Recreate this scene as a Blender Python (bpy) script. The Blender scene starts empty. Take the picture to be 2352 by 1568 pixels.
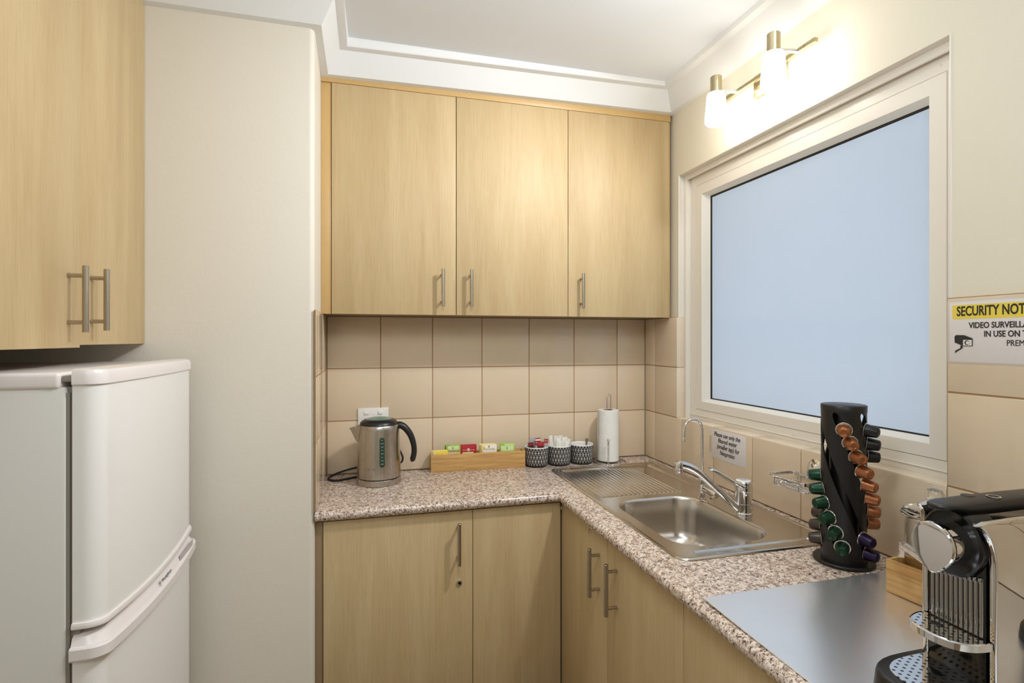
import bpy, bmesh, math, random
from math import sin, cos, pi, radians, sqrt, atan2
from mathutils import Vector, Matrix

random.seed(7)
scene = bpy.context.scene
COL = scene.collection

# ---------------------------------------------------------------- camera, world, lights, exposure
CAM_H = 1.414
YAW = 0.264413
cam_d = bpy.data.cameras.new('camera'); cam = bpy.data.objects.new('camera', cam_d); COL.objects.link(cam)
cam_d.sensor_fit = 'HORIZONTAL'; cam_d.sensor_width = 36.0
cam_d.lens = 36.0 * 1244.08 / 2352.0
cam_d.shift_y = -5.5 / 2352.0
cam_d.clip_start = 0.02
cam.location = (0, 0, CAM_H); cam.rotation_euler = (radians(90), 0, -YAW)
scene.camera = cam

vs = scene.view_settings
vs.view_transform = 'Standard'; vs.look = 'None'; vs.gamma = 1.0; vs.use_curve_mapping = False
vs.exposure = -0.35

world = bpy.data.worlds.new('daylight'); scene.world = world; world.use_nodes = True
wn = world.node_tree.nodes['Background']
wn.inputs['Color'].default_value = (0.80, 0.845, 0.92, 1); wn.inputs['Strength'].default_value = 1.88

def area_light(name, loc, size, power, color, rot=(0, 0, 0), sy=None):
    d = bpy.data.lights.new(name, 'AREA'); o = bpy.data.objects.new(name, d); COL.objects.link(o)
    d.energy = power; d.color = color; d.shape = 'RECTANGLE'; d.size = size; d.size_y = sy or size
    o.location = loc; o.rotation_euler = rot
    return o
# unseen fill lights added for brightness: a point overhead, an area behind the camera
def point_light(name, loc, radius, power, color):
    d = bpy.data.lights.new(name, 'POINT'); o = bpy.data.objects.new(name, d); COL.objects.link(o)
    d.energy = power; d.color = color; d.shadow_soft_size = radius; o.location = loc; return o
point_light('overhead_fill_light', (0.22, 0.72, 2.00), 0.14, 16.5, (0.90, 0.96, 1.0))
area_light('rear_fill_light', (-0.1, -0.9, 2.385), 1.0, 17.0, (0.90, 0.96, 1.0))
# unseen spot added to carry the lamps' light across to the far left corner
def spot_light(name, loc, aim, cone, radius, power, color):
    d = bpy.data.lights.new(name, 'SPOT'); o = bpy.data.objects.new(name, d); COL.objects.link(o)
    d.energy = power; d.color = color; d.shadow_soft_size = radius; d.spot_size = radians(cone); d.spot_blend = 1.0
    o.location = loc; o.rotation_euler = (Vector(aim) - Vector(loc)).to_track_quat('-Z', 'Y').to_euler(); return o
spot_light('spot_fill_light', (1.00, 1.05, 2.36), (-0.20, 1.95, 1.22), 130, 0.05, 64.0, (0.97, 0.98, 1.0))
LAMP_STRENGTH = (21.0, 25.0)      # emission of the two glowing wall lamp shades (far one, near one)

# ---------------------------------------------------------------- materials
def lin(c):
    c = c / 255.0
    return c / 12.92 if c <= 0.04045 else ((c + 0.055) / 1.055) ** 2.4
def rgb(r, g, b): return (lin(r), lin(g), lin(b), 1.0)

class NT:
    def __init__(self, name):
        self.m = bpy.data.materials.new(name); self.m.use_nodes = True
        self.t = self.m.node_tree; self.p = self.t.nodes['Principled BSDF']; self.out = self.t.nodes['Material Output']
    def n(self, typ, **kw):
        nd = self.t.nodes.new(typ)
        for k, v in kw.items(): setattr(nd, k, v)
        return nd
    def l(self, a, b): self.t.links.new(a, b)
    def math(self, op, a, b=None, clamp=False):
        nd = self.n('ShaderNodeMath', operation=op); nd.use_clamp = clamp
        for i, v in enumerate((a, b)):
            if v is None: continue
            if isinstance(v, (int, float)): nd.inputs[i].default_value = v
            else: self.l(v, nd.inputs[i])
        return nd.outputs[0]
    def coords(self, scale=(1, 1, 1), rot=(0, 0, 0), rand=False):
        tc = self.n('ShaderNodeTexCoord'); mp = self.n('ShaderNodeMapping')
        mp.inputs['Scale'].default_value = scale; mp.inputs['Rotation'].default_value = rot
        self.l(tc.outputs['Object'], mp.inputs['Vector'])
        if rand:
            oi = self.n('ShaderNodeObjectInfo'); v = self.n('ShaderNodeVectorMath', operation='SCALE')
            cx = self.n('ShaderNodeCombineXYZ')
            self.l(oi.outputs['Random'], cx.inputs[0]); self.l(oi.outputs['Random'], cx.inputs[1])
            self.l(cx.outputs[0], v.inputs[0]); v.inputs['Scale'].default_value = 37.0
            self.l(v.outputs[0], mp.inputs['Location'])
        return mp.outputs[0]
    def noise(self, vec, scale, detail=2.0, rough=0.5, dist=0.0):
        nd = self.n('ShaderNodeTexNoise'); self.l(vec, nd.inputs['Vector'])
        nd.inputs['Scale'].default_value = scale; nd.inputs['Detail'].default_value = detail
        nd.inputs['Roughness'].default_value = rough; nd.inputs['Distortion'].default_value = dist
        return nd.outputs['Fac']
    def ramp(self, fac, stops, interp='LINEAR'):
        nd = self.n('ShaderNodeValToRGB'); self.l(fac, nd.inputs[0]); cr = nd.color_ramp; cr.interpolation = interp
        while len(cr.elements) < len(stops): cr.elements.new(0.5)
        for e, (p, c) in zip(cr.elements, stops):
            e.position = p; e.color = c if len(c) == 4 else (*c, 1)
        return nd.outputs['Color']
    def mix(self, fac, a, b, mode='MIX'):
        nd = self.n('ShaderNodeMix', data_type='RGBA', blend_type=mode)
        for i, v in ((0, fac), (6, a), (7, b)):
            if isinstance(v, (int, float)): nd.inputs[i].default_value = v
            elif isinstance(v, tuple): nd.inputs[i].default_value = v
            else: self.l(v, nd.inputs[i])
        return nd.outputs[2]
    def bump(self, h, strength, dist=0.001):
        nd = self.n('ShaderNodeBump'); self.l(h, nd.inputs['Height'])
        nd.inputs['Strength'].default_value = strength; nd.inputs['Distance'].default_value = dist
        self.l(nd.outputs[0], self.p.inputs['Normal'])
    def set(self, color=None, rough=None, metal=None, **kw):
        if color is not None:
            if isinstance(color, tuple): self.p.inputs['Base Color'].default_value = color
            else: self.l(color, self.p.inputs['Base Color'])
        if rough is not None: 
            if isinstance(rough, (int, float)): self.p.inputs['Roughness'].default_value = rough
            else: self.l(rough, self.p.inputs['Roughness'])
        if metal is not None: self.p.inputs['Metallic'].default_value = metal
        for k, v in kw.items(): self.p.inputs[k.replace('_', ' ')].default_value = v
        return self

def plain(name, color, rough=0.5, metal=0.0, mottled=0.0, **kw):
    t = NT(name)
    if mottled > 0:
        f = t.noise(t.coords(), 35.0, 3.0)
        d = tuple(max(0, c * (1 - mottled)) for c in color[:3]) + (1,)
        t.set(t.mix(f, d, color), rough, metal, **kw)
    else: t.set(color, rough, metal, **kw)
    return t.m

def wall_paint(name, color, bump=0.09, scale=70.0, rough=0.55):
    t = NT(name); v = t.coords()
    n1 = t.noise(v, 2.2, 3.0)
    d = tuple(c * 0.955 for c in color[:3]) + (1,)
    t.set(t.mix(n1, d, color), rough)
    h = t.math('ADD', t.noise(v, scale, 4.0, 0.6), t.math('MULTIPLY', t.noise(v, 9.0, 2.0), 1.2))
    t.bump(h, bump, 0.004); return t.m

def laminate(name, c_dark, c_mid, c_light):
    t = NT(name)
    v = t.coords((1, 1, 0.035), rand=True)
    fine = t.noise(v, 260.0, 3.0, 0.6, 0.2)
    v2 = t.coords((1, 1, 0.10), rand=True)
    broad = t.noise(v2, 11.0, 4.0, 0.55, 0.9)
    v3 = t.coords((1, 1, 0.02), rand=True)
    pores = t.noise(v3, 620.0, 1.0)
    base = t.ramp(broad, [(0.25, c_dark), (0.5, c_mid), (0.75, c_light)])
    g = t.ramp(fine, [(0.3, (0.94, 0.92, 0.89, 1)), (0.55, (1, 1, 1, 1)), (0.8, (1.03, 1.03, 1.03, 1))])
    col = t.mix(1.0, base, g, 'MULTIPLY')
    p = t.ramp(pores, [(0.36, (0.86, 0.83, 0.78, 1)), (0.44, (1, 1, 1, 1))])
    col = t.mix(0.4, col, p, 'MULTIPLY')
    t.set(col, 0.48, 0, Specular_IOR_Level=0.3)
    t.bump(fine, 0.06, 0.001)
    return t.m

def granite(name):
    t = NT(name)
    v = t.coords((1.0, 1.0, 1.0))
    dv = t.n('ShaderNodeTexNoise'); t.l(v, dv.inputs['Vector']); dv.inputs['Scale'].default_value = 95; dv.inputs['Detail'].default_value = 2
    sc = t.n('ShaderNodeVectorMath', operation='SCALE'); t.l(dv.outputs['Color'], sc.inputs[0]); sc.inputs['Scale'].default_value = 0.008
    ad = t.n('ShaderNodeVectorMath', operation='ADD'); t.l(v, ad.inputs[0]); t.l(sc.outputs[0], ad.inputs[1]); v = ad.outputs[0]
    a = t.noise(v, 170.0, 3.0, 0.65)
    b = t.noise(v, 105.0, 3.0, 0.55)
    c = t.noise(v, 330.0, 2.0, 0.6)
    base = t.ramp(b, [(0.34, rgb(150, 130, 118)), (0.46, rgb(206, 184, 166)), (0.58, rgb(232, 216, 202)), (0.75, rgb(240, 230, 220))])
    mid = t.ramp(c, [(0.36, rgb(120, 96, 84)), (0.46, (1, 1, 1, 1))])
    col = t.mix(0.75, base, mid, 'MULTIPLY')
    dk = t.ramp(a, [(0.385, (1, 1, 1, 1)), (0.43, (0, 0, 0, 1))])
    col = t.mix(dk, col, rgb(78, 68, 64))
    t.set(col, 0.22, 0, Specular_IOR_Level=0.5)
    return t.m

def brushed(name, color, rough=0.26, axis=(1, 60, 1), amt=0.10, scale=40.0):
    t = NT(name); v = t.coords(axis)
    f = t.noise(v, scale, 4.0, 0.6)
    r = t.math('ADD', t.math('MULTIPLY', f, amt * 2), rough - amt)
    c2 = tuple(c * 0.86 for c in color[:3]) + (1,)
    t.set(t.mix(f, c2, color), r, 1.0); t.bump(f, 0.05, 0.0005); return t.m

def bamboo(name):
    t = NT(name); v = t.coords((0.06, 0.06, 1.0), rand=True)
    f = t.noise(v, 120.0, 3.0, 0.6, 0.3)
    v2 = t.coords((1, 1, 0.4), rand=True); k = t.noise(v2, 9.0, 3.0)
    base = t.ramp(f, [(0.3, rgb(178, 134, 76)), (0.6, rgb(208, 166, 104))])
    kn = t.ramp(k, [(0.30, rgb(188, 150, 100)), (0.42, (1, 1, 1, 1))])
    t.set(t.mix(0.55, base, kn, 'MULTIPLY'), 0.45); return t.m

def canister_pattern(name):
    """black glaze with a white triangle lattice that runs round the pot (object Z is the pot's axis)"""
    t = NT(name); tc = t.n('ShaderNodeTexCoord'); s = t.n('ShaderNodeSeparateXYZ'); t.l(tc.outputs['Object'], s.inputs[0])
    a = t.math('MULTIPLY', t.math('ARCTAN2', s.outputs[1], s.outputs[0]), 24.0 / (2 * pi))
    zr = t.math('DIVIDE', t.math('SUBTRACT', s.outputs[2], 0.0085), 0.0172)
    def line(x, w):
        f = t.math('FRACT', t.math('ADD', x, 20.0)); d = t.math('ABSOLUTE', t.math('SUBTRACT', f, 0.5))
        return t.math('GREATER_THAN', d, 0.5 - w)
    half = t.math('MULTIPLY', zr, 0.5)
    d1 = line(t.math('ADD', a, half), 0.055); d2 = line(t.math('SUBTRACT', a, half), 0.055); hz = line(zr, 0.035)
    hz = t.math('MULTIPLY', hz, t.math('GREATER_THAN', zr, 0.5))
    m = t.math('MAXIMUM', t.math('MAXIMUM', d1, d2), hz)
    m = t.math('MULTIPLY', m, t.math('GREATER_THAN', zr, 0.0)); m = t.math('MULTIPLY', m, t.math('LESS_THAN', zr, 4.05))
    t.set(t.mix(m, rgb(24, 22, 22), rgb(216, 214, 210)), 0.32); return t.m

def perforated(name, pitch, r, color):
    """mirror steel plate with rows of small round holes (object XY is the plate)"""
    t = NT(name); tc = t.n('ShaderNodeTexCoord'); s = t.n('ShaderNodeSeparateXYZ'); t.l(tc.outputs['Object'], s.inputs[0])
    u = t.math('DIVIDE', s.outputs[0], pitch); w = t.math('DIVIDE', s.outputs[1], pitch)
    row = t.math('FLOOR', t.math('ADD', u, 50.0)); sh = t.math('MULTIPLY', t.math('MODULO', row, 2.0), 0.5)
    fu = t.math('SUBTRACT', t.math('FRACT', t.math('ADD', u, 50.0)), 0.5)
    fw = t.math('SUBTRACT', t.math('FRACT', t.math('ADD', t.math('ADD', w, 50.0), sh)), 0.5)
    d = t.math('SQRT', t.math('ADD', t.math('MULTIPLY', fu, fu), t.math('MULTIPLY', fw, fw)))
    hole = t.math('LESS_THAN', d, r / pitch)
    t.set(t.mix(hole, color, (0.01, 0.01, 0.01, 1)), 0.10, 1.0)
    inv = t.math('SUBTRACT', 1.0, hole); t.l(inv, t.p.inputs['Metallic']); return t.m

M = {}
M['paint_cream'] = wall_paint('cream wall paint', rgb(234, 227, 208))
M['paint_grey'] = wall_paint('pale warm grey wall paint', rgb(229, 222, 208))
M['plaster_white'] = wall_paint('white ceiling paint', rgb(234, 239, 246), 0.05, 40)
M['cornice_white'] = wall_paint('white cornice paint', rgb(234, 235, 235), 0.04, 40, 0.4)
M['laminate'] = laminate('pale maple laminate', rgb(188, 162, 120), rgb(198, 174, 132), rgb(207, 185, 144))
M['laminate_edge'] = plain('maple edging', rgb(206, 170, 112), 0.4, mottled=0.08)
M['carcass'] = plain('cabinet underside board', rgb(150, 126, 96), 0.6, mottled=0.1)
M['gap'] = plain('dark gap', rgb(40, 34, 28), 0.8)
M['granite'] = granite('speckled granite laminate')
def tile_mat():
    t = NT('glazed beige tile'); v = t.coords()
    c = t.mix(t.noise(v, 5.0, 2.0), rgb(219, 199, 170), rgb(226, 207, 180))
    t.set(c, 0.10, 0, Specular_IOR_Level=0.55)
    t.bump(t.noise(v, 14.0, 2.0), 0.10, 0.004); return t.m
M['tile'] = tile_mat()
M['tile_pale'] = plain('pale sill tile', rgb(232, 216, 194), 0.2, mottled=0.04)
M['grout'] = plain('tan grout', rgb(170, 134, 96), 0.9, mottled=0.15)
M['frame'] = plain('cream powder coated aluminium', rgb(237, 231, 220), 0.3)
M['frame_in'] = plain('white glazing bead', rgb(238, 236, 230), 0.3)
M['gasket'] = plain('black rubber gasket', rgb(22, 22, 26), 0.6)
def frosted():
    t = NT('frosted window glass')
    tr = t.n('ShaderNodeBsdfTranslucent'); tr.inputs['Color'].default_value = (0.86, 0.92, 0.98, 1)
    gl = t.n('ShaderNodeBsdfGlossy'); gl.inputs['Roughness'].default_value = 0.06; gl.inputs['Color'].default_value = (1, 1, 1, 1)
    fr = t.n('ShaderNodeFresnel'); fr.inputs['IOR'].default_value = 1.45
    mx = t.n('ShaderNodeMixShader'); t.l(fr.outputs[0], mx.inputs[0]); t.l(tr.outputs[0], mx.inputs[1]); t.l(gl.outputs[0], mx.inputs[2])
    t.l(mx.outputs[0], t.out.inputs['Surface']); return t.m
M['frosted'] = frosted()
M['steel'] = brushed('brushed sink steel', rgb(214, 208, 200), 0.17, (60, 1, 1), 0.03)
M['steel_bowl'] = brushed('satin bowl steel', rgb(216, 210, 202), 0.24, (1, 1, 1), 0.015, 200)
def sheet_steel():
    t = NT('brushed steel sheet'); v = t.coords((1, 14, 1)); f = t.noise(v, 30.0, 4.0); g = t.noise(t.coords(), 9.0, 4.0)
    t.set(t.mix(t.math('MULTIPLY', f, g), rgb(246, 247, 250), rgb(226, 226, 226)), 0.27, 0.86); return t.m
M['steel_sheet'] = sheet_steel()
M['steel_kettle'] = brushed('brushed kettle steel', rgb(196, 190, 182), 0.27, (1, 1, 0.02), 0.07, 160)
M['nickel'] = brushed('brushed nickel handle', rgb(186, 178, 166), 0.26, (1, 1, 0.05), 0.06, 200)
M['brass_nickel'] = brushed('pale brushed brass nickel', rgb(196, 182, 146), 0.28, (1, 1, 0.05), 0.05, 160)
M['chrome'] = plain('chrome', rgb(226, 226, 228), 0.05, 1.0)
M['mirror'] = plain('polished chrome panel', rgb(214, 210, 206), 0.02, 1.0)
M['white_plastic'] = plain('white plastic', rgb(238, 236, 230), 0.3)
M['fridge_white'] = plain('white fridge enamel', rgb(243, 241, 238), 0.16, Specular_IOR_Level=0.5)
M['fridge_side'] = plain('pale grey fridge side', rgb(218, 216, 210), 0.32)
M['fridge_trim'] = plain('pinkish white fridge plastic', rgb(236, 229, 226), 0.22)
M['fridge_seal'] = plain('grey door seal', rgb(140, 134, 126), 0.6)
M['black_plastic'] = plain('black plastic', rgb(26, 25, 26), 0.35)
M['black_gloss'] = plain('glossy black plastic', rgb(14, 14, 16), 0.12)
M['black_matte'] = plain('matte black', rgb(22, 20, 20), 0.36)
M['gunmetal'] = plain('dark polished flutes', rgb(165, 163, 163), 0.08, 1.0)
M['black_satin'] = plain('satin black plastic', rgb(15, 14, 15), 0.22)
M['black_rubber'] = plain('black cord', rgb(18, 17, 17), 0.5)
M['ink'] = plain('black print', rgb(42, 38, 38), 0.6)
M['grey_ink'] = plain('grey print', rgb(120, 118, 120), 0.6)
M['white_ink'] = plain('white print', rgb(225, 228, 226), 0.5)
M['paper'] = plain('laminated paper', rgb(228, 222, 220), 0.25)
M['yellow_print'] = plain('yellow print', rgb(238, 214, 84), 0.35)
def gauge():
    t = NT('dark green water gauge'); t.set(rgb(36, 64, 56), 0.08, 0, Coat_Weight=0.5); return t.m
M['gauge'] = gauge()
M['lid_green'] = plain('green lid glass', rgb(92, 130, 110), 0.12)
def towel():
    t = NT('quilted kitchen paper'); v = t.coords()
    wv = t.n('ShaderNodeTexVoronoi'); t.l(v, wv.inputs['Vector']); wv.inputs['Scale'].default_value = 42
    ring = t.math('SINE', t.math('MULTIPLY', wv.outputs['Distance'], 34.0))
    t.set(rgb(240, 238, 232), 0.9); t.bump(ring, 0.22, 0.0012); return t.m
M['towel'] = towel()
M['card'] = plain('cardboard core', rgb(150, 120, 90), 0.8)
M['bamboo'] = bamboo('bamboo')
M['canister'] = canister_pattern('black pot with white triangle lattice')
M['ceramic'] = plain('white glazed ceramic', rgb(238, 236, 232), 0.15)
def glow(k):
    t = NT('glowing opal glass'); t.set(rgb(255, 250, 240), 0.3)
    t.p.inputs['Emission Color'].default_value = (1.0, 0.95, 0.87, 1); t.p.inputs['Emission Strength'].default_value = LAMP_STRENGTH[k]; return t.m
M['shade_0'] = glow(0); M['shade_1'] = glow(1)
def clear_glass():
    t = NT('clear jar glass'); t.set((.97, .98, .98, 1), 0.0, 0, Transmission_Weight=1.0, IOR=1.48); return t.m
M['glass'] = clear_glass()
def pod(name, c): return plain(name, c, 0.33, 0.6)
M['pod_orange'] = pod('copper orange aluminium', rgb(160, 100, 62))
M['pod_green'] = pod('dark green aluminium', rgb(30, 64, 44))
M['pod_dark'] = pod('charcoal aluminium', rgb(46, 44, 46))
M['pod_brown'] = pod('grey brown aluminium', rgb(78, 70, 66))
M['pod_purple'] = pod('dark purple aluminium', rgb(42, 28, 58))
M['foil'] = plain('silver foil rim', rgb(214, 212, 208), 0.25, 1.0)
M['grid_plate'] = perforated('perforated chrome plate', 0.0095, 0.0022, rgb(224, 226, 230))
M['bench_floor'] = plain('floor vinyl', rgb(150, 128, 104), 0.5, mottled=0.2)

# ---------------------------------------------------------------- mesh helpers
def merge(bm, tmp, mx=None):
    if mx is not None: bmesh.ops.transform(tmp, matrix=mx, verts=tmp.verts[:])
    me = bpy.data.meshes.new('t'); tmp.to_mesh(me); tmp.free(); bm.from_mesh(me); bpy.data.meshes.remove(me)

def box(bm, x0, x1, y0, y1, z0, z1, bev=0.0, seg=2, mx=None):
    t = bmesh.new(); bmesh.ops.create_cube(t, size=1.0)
    for v in t.verts:
        v.co = Vector((x0 + (v.co.x + .5) * (x1 - x0), y0 + (v.co.y + .5) * (y1 - y0), z0 + (v.co.z + .5) * (z1 - z0)))
    if bev > 0: bmesh.ops.bevel(t, geom=t.edges[:], offset=bev, segments=seg, profile=0.5, affect='EDGES')
    merge(bm, t, mx); return bm

def lathe(bm, prof, c=(0, 0, 0), seg=40, mx=None, a0=0.0, a1=2 * pi):
    """prof: list of (radius, z); closed with caps wherever the radius is 0"""
    t = bmesh.new(); full = abs(a1 - a0 - 2 * pi) < 1e-6; n = seg if full else seg + 1; rings = []
    for r, z in prof:
        if r <= 1e-7: rings.append([t.verts.new((0, 0, z))])
        else: rings.append([t.verts.new((r * cos(a0 + (a1 - a0) * i / seg), r * sin(a0 + (a1 - a0) * i / seg), z)) for i in range(n)])
    m = n if full else n - 1
    for A, B in zip(rings, rings[1:]):
        if len(A) == 1 and len(B) == 1: continue
        for i in range(m):
            j = (i + 1) % n
            if len(A) == 1: t.faces.new((A[0], B[i], B[j]))
            elif len(B) == 1: t.faces.new((A[i], A[j], B[0]))
            else: t.faces.new((A[i], A[j], B[j], B[i]))
    bmesh.ops.recalc_face_normals(t, faces=t.faces[:])
    T = Matrix.Translation(c)
    merge(bm, t, T @ mx if mx is not None else T); return bm

def smooth_path(pts, n=8, closed=False):
    P = [Vector(p) for p in pts]; out = []; m = len(P)
    for i in range(m if closed else m - 1):
        p1, p2 = P[i], P[(i + 1) % m]
        p0 = P[i - 1] if (i > 0 or closed) else p1 * 2 - p2
        p3 = P[(i + 2) % m] if (i + 2 < m or closed) else p2 * 2 - p1
        for k in range(n):
            s = k / n
            out.append(0.5 * ((2 * p1) + (-p0 + p2) * s + (2 * p0 - 5 * p1 + 4 * p2 - p3) * s * s + (-p0 + 3 * p1 - 3 * p2 + p3) * s ** 3))
    if not closed: out.append(P[-1])
    return out

def round_path(pts, r, n=5, closed=False):
    """polyline with its corners rounded to radius r"""
    P = [Vector(p) for p in pts]; m = len(P); out = []
    for i in range(m):
        if not closed and i in (0, m - 1): out.append(P[i]); continue
        p, a, b = P[i], P[i - 1], P[(i + 1) % m]
        da, db = (a - p), (b - p); k = min(r, da.length * .49, db.length * .49)
        q0, q1 = p + da.normalized() * k, p + db.normalized() * k
        for s in range(n + 1):
            u = s / n; out.append(q0 * (1 - u) ** 2 + p * 2 * u * (1 - u) + q1 * u * u)
    return out

def tube(bm, pts, r, seg=12, closed=False, radii=None, flat=None):
    """round (or flat=(w,h) rectangular-ish) tube along points"""
    t = bmesh.new(); P = [Vector(p) for p in pts]; n = len(P)
    up = None; rings = []
    for i in range(n):
        a = P[i - 1] if (i > 0 or closed) else P[i]; b = P[(i + 1) % n] if (i < n - 1 or closed) else P[i]
        d = (b - a).normalized()
        if up is None:
            up = Vector((0, 0, 1)) if abs(d.z) < 0.9 else Vector((1, 0, 0))
        up = (up - d * up.dot(d)).normalized(); side = d.cross(up)
        rr = radii[i] if radii else r
        ring = []
        for k in range(seg):
            an = 2 * pi * k / seg
            if flat:
                cx, sx = cos(an), sin(an); p = 0.35
                u = abs(cx) ** p * (1 if cx > 0 else -1) * flat[0] / 2; w = abs(sx) ** p * (1 if sx > 0 else -1) * flat[1] / 2
                ring.append(t.verts.new(P[i] + side * u + up * w))
            else: ring.append(t.verts.new(P[i] + side * cos(an) * rr + up * sin(an) * rr))
        rings.append(ring)
    m = n if closed else n - 1
    for i in range(m):
        A, B = rings[i], rings[(i + 1) % n]
        for k in range(seg):
            j = (k + 1) % seg; t.faces.new((A[k], A[j], B[j], B[k]))
    if not closed:
        t.faces.new(rings[0][::-1]); t.faces.new(rings[-1])
    bmesh.ops.recalc_face_normals(t, faces=t.faces[:])
    merge(bm, t); return bm

def loft(bm, loops, cap0=True, cap1=True, mx=None, closed=True):
    t = bmesh.new(); R = [[t.verts.new(p) for p in L] for L in loops]; n = len(R[0])
    for A, B in zip(R, R[1:]):
        for i in range(n if closed else n - 1):
            j = (i + 1) % n; t.faces.new((A[i], A[j], B[j], B[i]))
    if cap0: t.faces.new(R[0][::-1])
    if cap1: t.faces.new(R[-1])
    bmesh.ops.recalc_face_normals(t, faces=t.faces[:])
    merge(bm, t, mx); return bm

def prism(bm, poly, z0, z1, bev=0.0, mx=None, seg=2):
    t = bmesh.new(); A = [t.verts.new((x, y, z0)) for x, y in poly]; B = [t.verts.new((x, y, z1)) for x, y in poly]
    n = len(poly)
    for i in range(n): t.faces.new((A[i], A[(i + 1) % n], B[(i + 1) % n], B[i]))
    t.faces.new(A[::-1]); t.faces.new(B)
    bmesh.ops.recalc_face_normals(t, faces=t.faces[:])
    if bev > 0: bmesh.ops.bevel(t, geom=t.edges[:], offset=bev, segments=seg, profile=0.5, affect='EDGES')
    merge(bm, t, mx); return bm

def rrect(x0, x1, y0, y1, r, n=6):
    out = []
    for cx, cy, a in ((x1 - r, y1 - r, 0), (x0 + r, y1 - r, 90), (x0 + r, y0 + r, 180), (x1 - r, y0 + r, 270)):
        for k in range(n + 1):
            an = radians(a + 90 * k / n); out.append((cx + r * cos(an), cy + r * sin(an)))
    return out

def frame(o, xdir, zdir):
    """matrix with local x -> xdir, local z -> zdir, origin o"""
    x = Vector(xdir).normalized(); z = Vector(zdir).normalized(); y = z.cross(x)
    m = Matrix((x, y, z)).transposed().to_4x4(); m.translation = Vector(o); return m

def finish(me, angle=34):
    b = bmesh.new(); b.from_mesh(me); ca = radians(angle)
    for f in b.faces: f.smooth = True
    for e in b.edges:
        if len(e.link_faces) == 2:
            if e.calc_face_angle(0.0) > ca: e.smooth = False
        else: e.smooth = False
    b.to_mesh(me); b.free()

def base_of(o):
    v = Vector((0, 0, 0))
    while o is not None: v += Vector(o.location); o = o.parent
    return v

def obj(name, bm, mat, parent=None, local=False, angle=34, label=None):
    """link bm as ONE mesh object; bm is in world coordinates unless local"""
    if parent is not None and not local: bmesh.ops.translate(bm, vec=-base_of(parent), verts=bm.verts[:])
    me = bpy.data.meshes.new(name); bm.to_mesh(me); bm.free(); finish(me, angle)
    for m in (mat if isinstance(mat, (list, tuple)) else [mat]): me.materials.append(m)
    o = bpy.data.objects.new(name, me); COL.objects.link(o); o.parent = parent
    if label: o['label'] = label
    return o

def tag(o, label, cat, group=None):
    o['label'] = label; o['category'] = cat
    if group: o['group'] = group
    return o

def thing(name, label, cat, loc=(0, 0, 0), group=None):
    o = bpy.data.objects.new(name, None); COL.objects.link(o); o.location = loc; o.empty_display_size = 0.05
    return tag(o, label, cat, group)

def struct(name, bm=None, mat=None):
    if bm is None:
        o = bpy.data.objects.new(name, None); COL.objects.link(o); o.empty_display_size = 0.05
    else: o = obj(name, bm, mat)
    o['kind'] = 'structure'; return o

def text_bm(body, size, mx, align='CENTER', shear=0.0, bold=0.0, depth=0.0002, squeeze=1.0):
    cu = bpy.data.curves.new('txt', 'FONT'); cu.body = body; cu.size = size; cu.align_x = align; cu.align_y = 'CENTER'
    cu.shear = shear; cu.offset = bold; cu.extrude = depth; cu.resolution_u = 4
    o = bpy.data.objects.new('txt', cu); COL.objects.link(o)
    dg = bpy.context.evaluated_depsgraph_get(); dg.update()
    me = bpy.data.meshes.new_from_object(o.evaluated_get(dg))
    b = bmesh.new(); b.from_mesh(me)
    bmesh.ops.transform(b, matrix=mx @ Matrix.Diagonal((squeeze, 1, 1, 1)), verts=b.verts[:])
    bpy.data.objects.remove(o); bpy.data.curves.remove(cu); bpy.data.meshes.remove(me)
    return b

def copy_thing(o, loc=None):
    c = o.copy(); COL.objects.link(c)
    if loc is not None: c.location = loc
    for ch in list(o.children):
        k = ch.copy(); COL.objects.link(k); k.parent = c
        for g in list(ch.children):
            q = g.copy(); COL.objects.link(q); q.parent = k
    return c
# ================================================================ ROOM
BY = 2.154          # face of the back wall tiles
RX = 1.1916         # face of the right wall tiles
PX = 1.2016         # plastered face of the right wall
SX = -0.14          # tiled face of the stub wall at the left end of the worktop
WY = 1.706          # plastered face of the left hand wall that looks at the camera
NY0, NY1 = 0.868, 1.905   # window recess
NZ0, NZ1 = 1.092, 2.063
CEIL = 2.405
LX, YB = -1.05, -1.9      # wall behind the fridge, wall behind the camera

b = bmesh.new(); box(b, LX - .1, 1.5, YB - .1, BY + .2, -0.1, 0); struct('floor', b, M['bench_floor'])
b = bmesh.new(); box(b, LX - .1, 1.5, YB - .1, BY + .2, CEIL, CEIL + .1); struct('ceiling', b, M['plaster_white'])
b = bmesh.new(); box(b, -.3, 1.5, BY + .008, BY + .2, 0, CEIL)
wall_back = struct('wall_back', b, M['paint_cream'])
# right wall: one slab with the window opening left out
b = bmesh.new()
xo = 1.44
box(b, PX, xo, YB, NY0, 0, CEIL); box(b, PX, xo, NY1, BY + .008, 0, CEIL)
box(b, PX, xo, NY0, NY1, 0, NZ0); box(b, PX, xo, NY0, NY1, NZ1, CEIL)
bmesh.ops.remove_doubles(b, verts=b.verts[:], dist=1e-5)
wall_right = struct('wall_right', b, M['paint_cream'])
b = bmesh.new(); box(b, xo, 1.95, .2, 2.6, 2.16, 2.24); struct('unseen_shade_slab', b, M['plaster_white'])      # unseen slab outside, added to darken the top of the window glass
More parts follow.
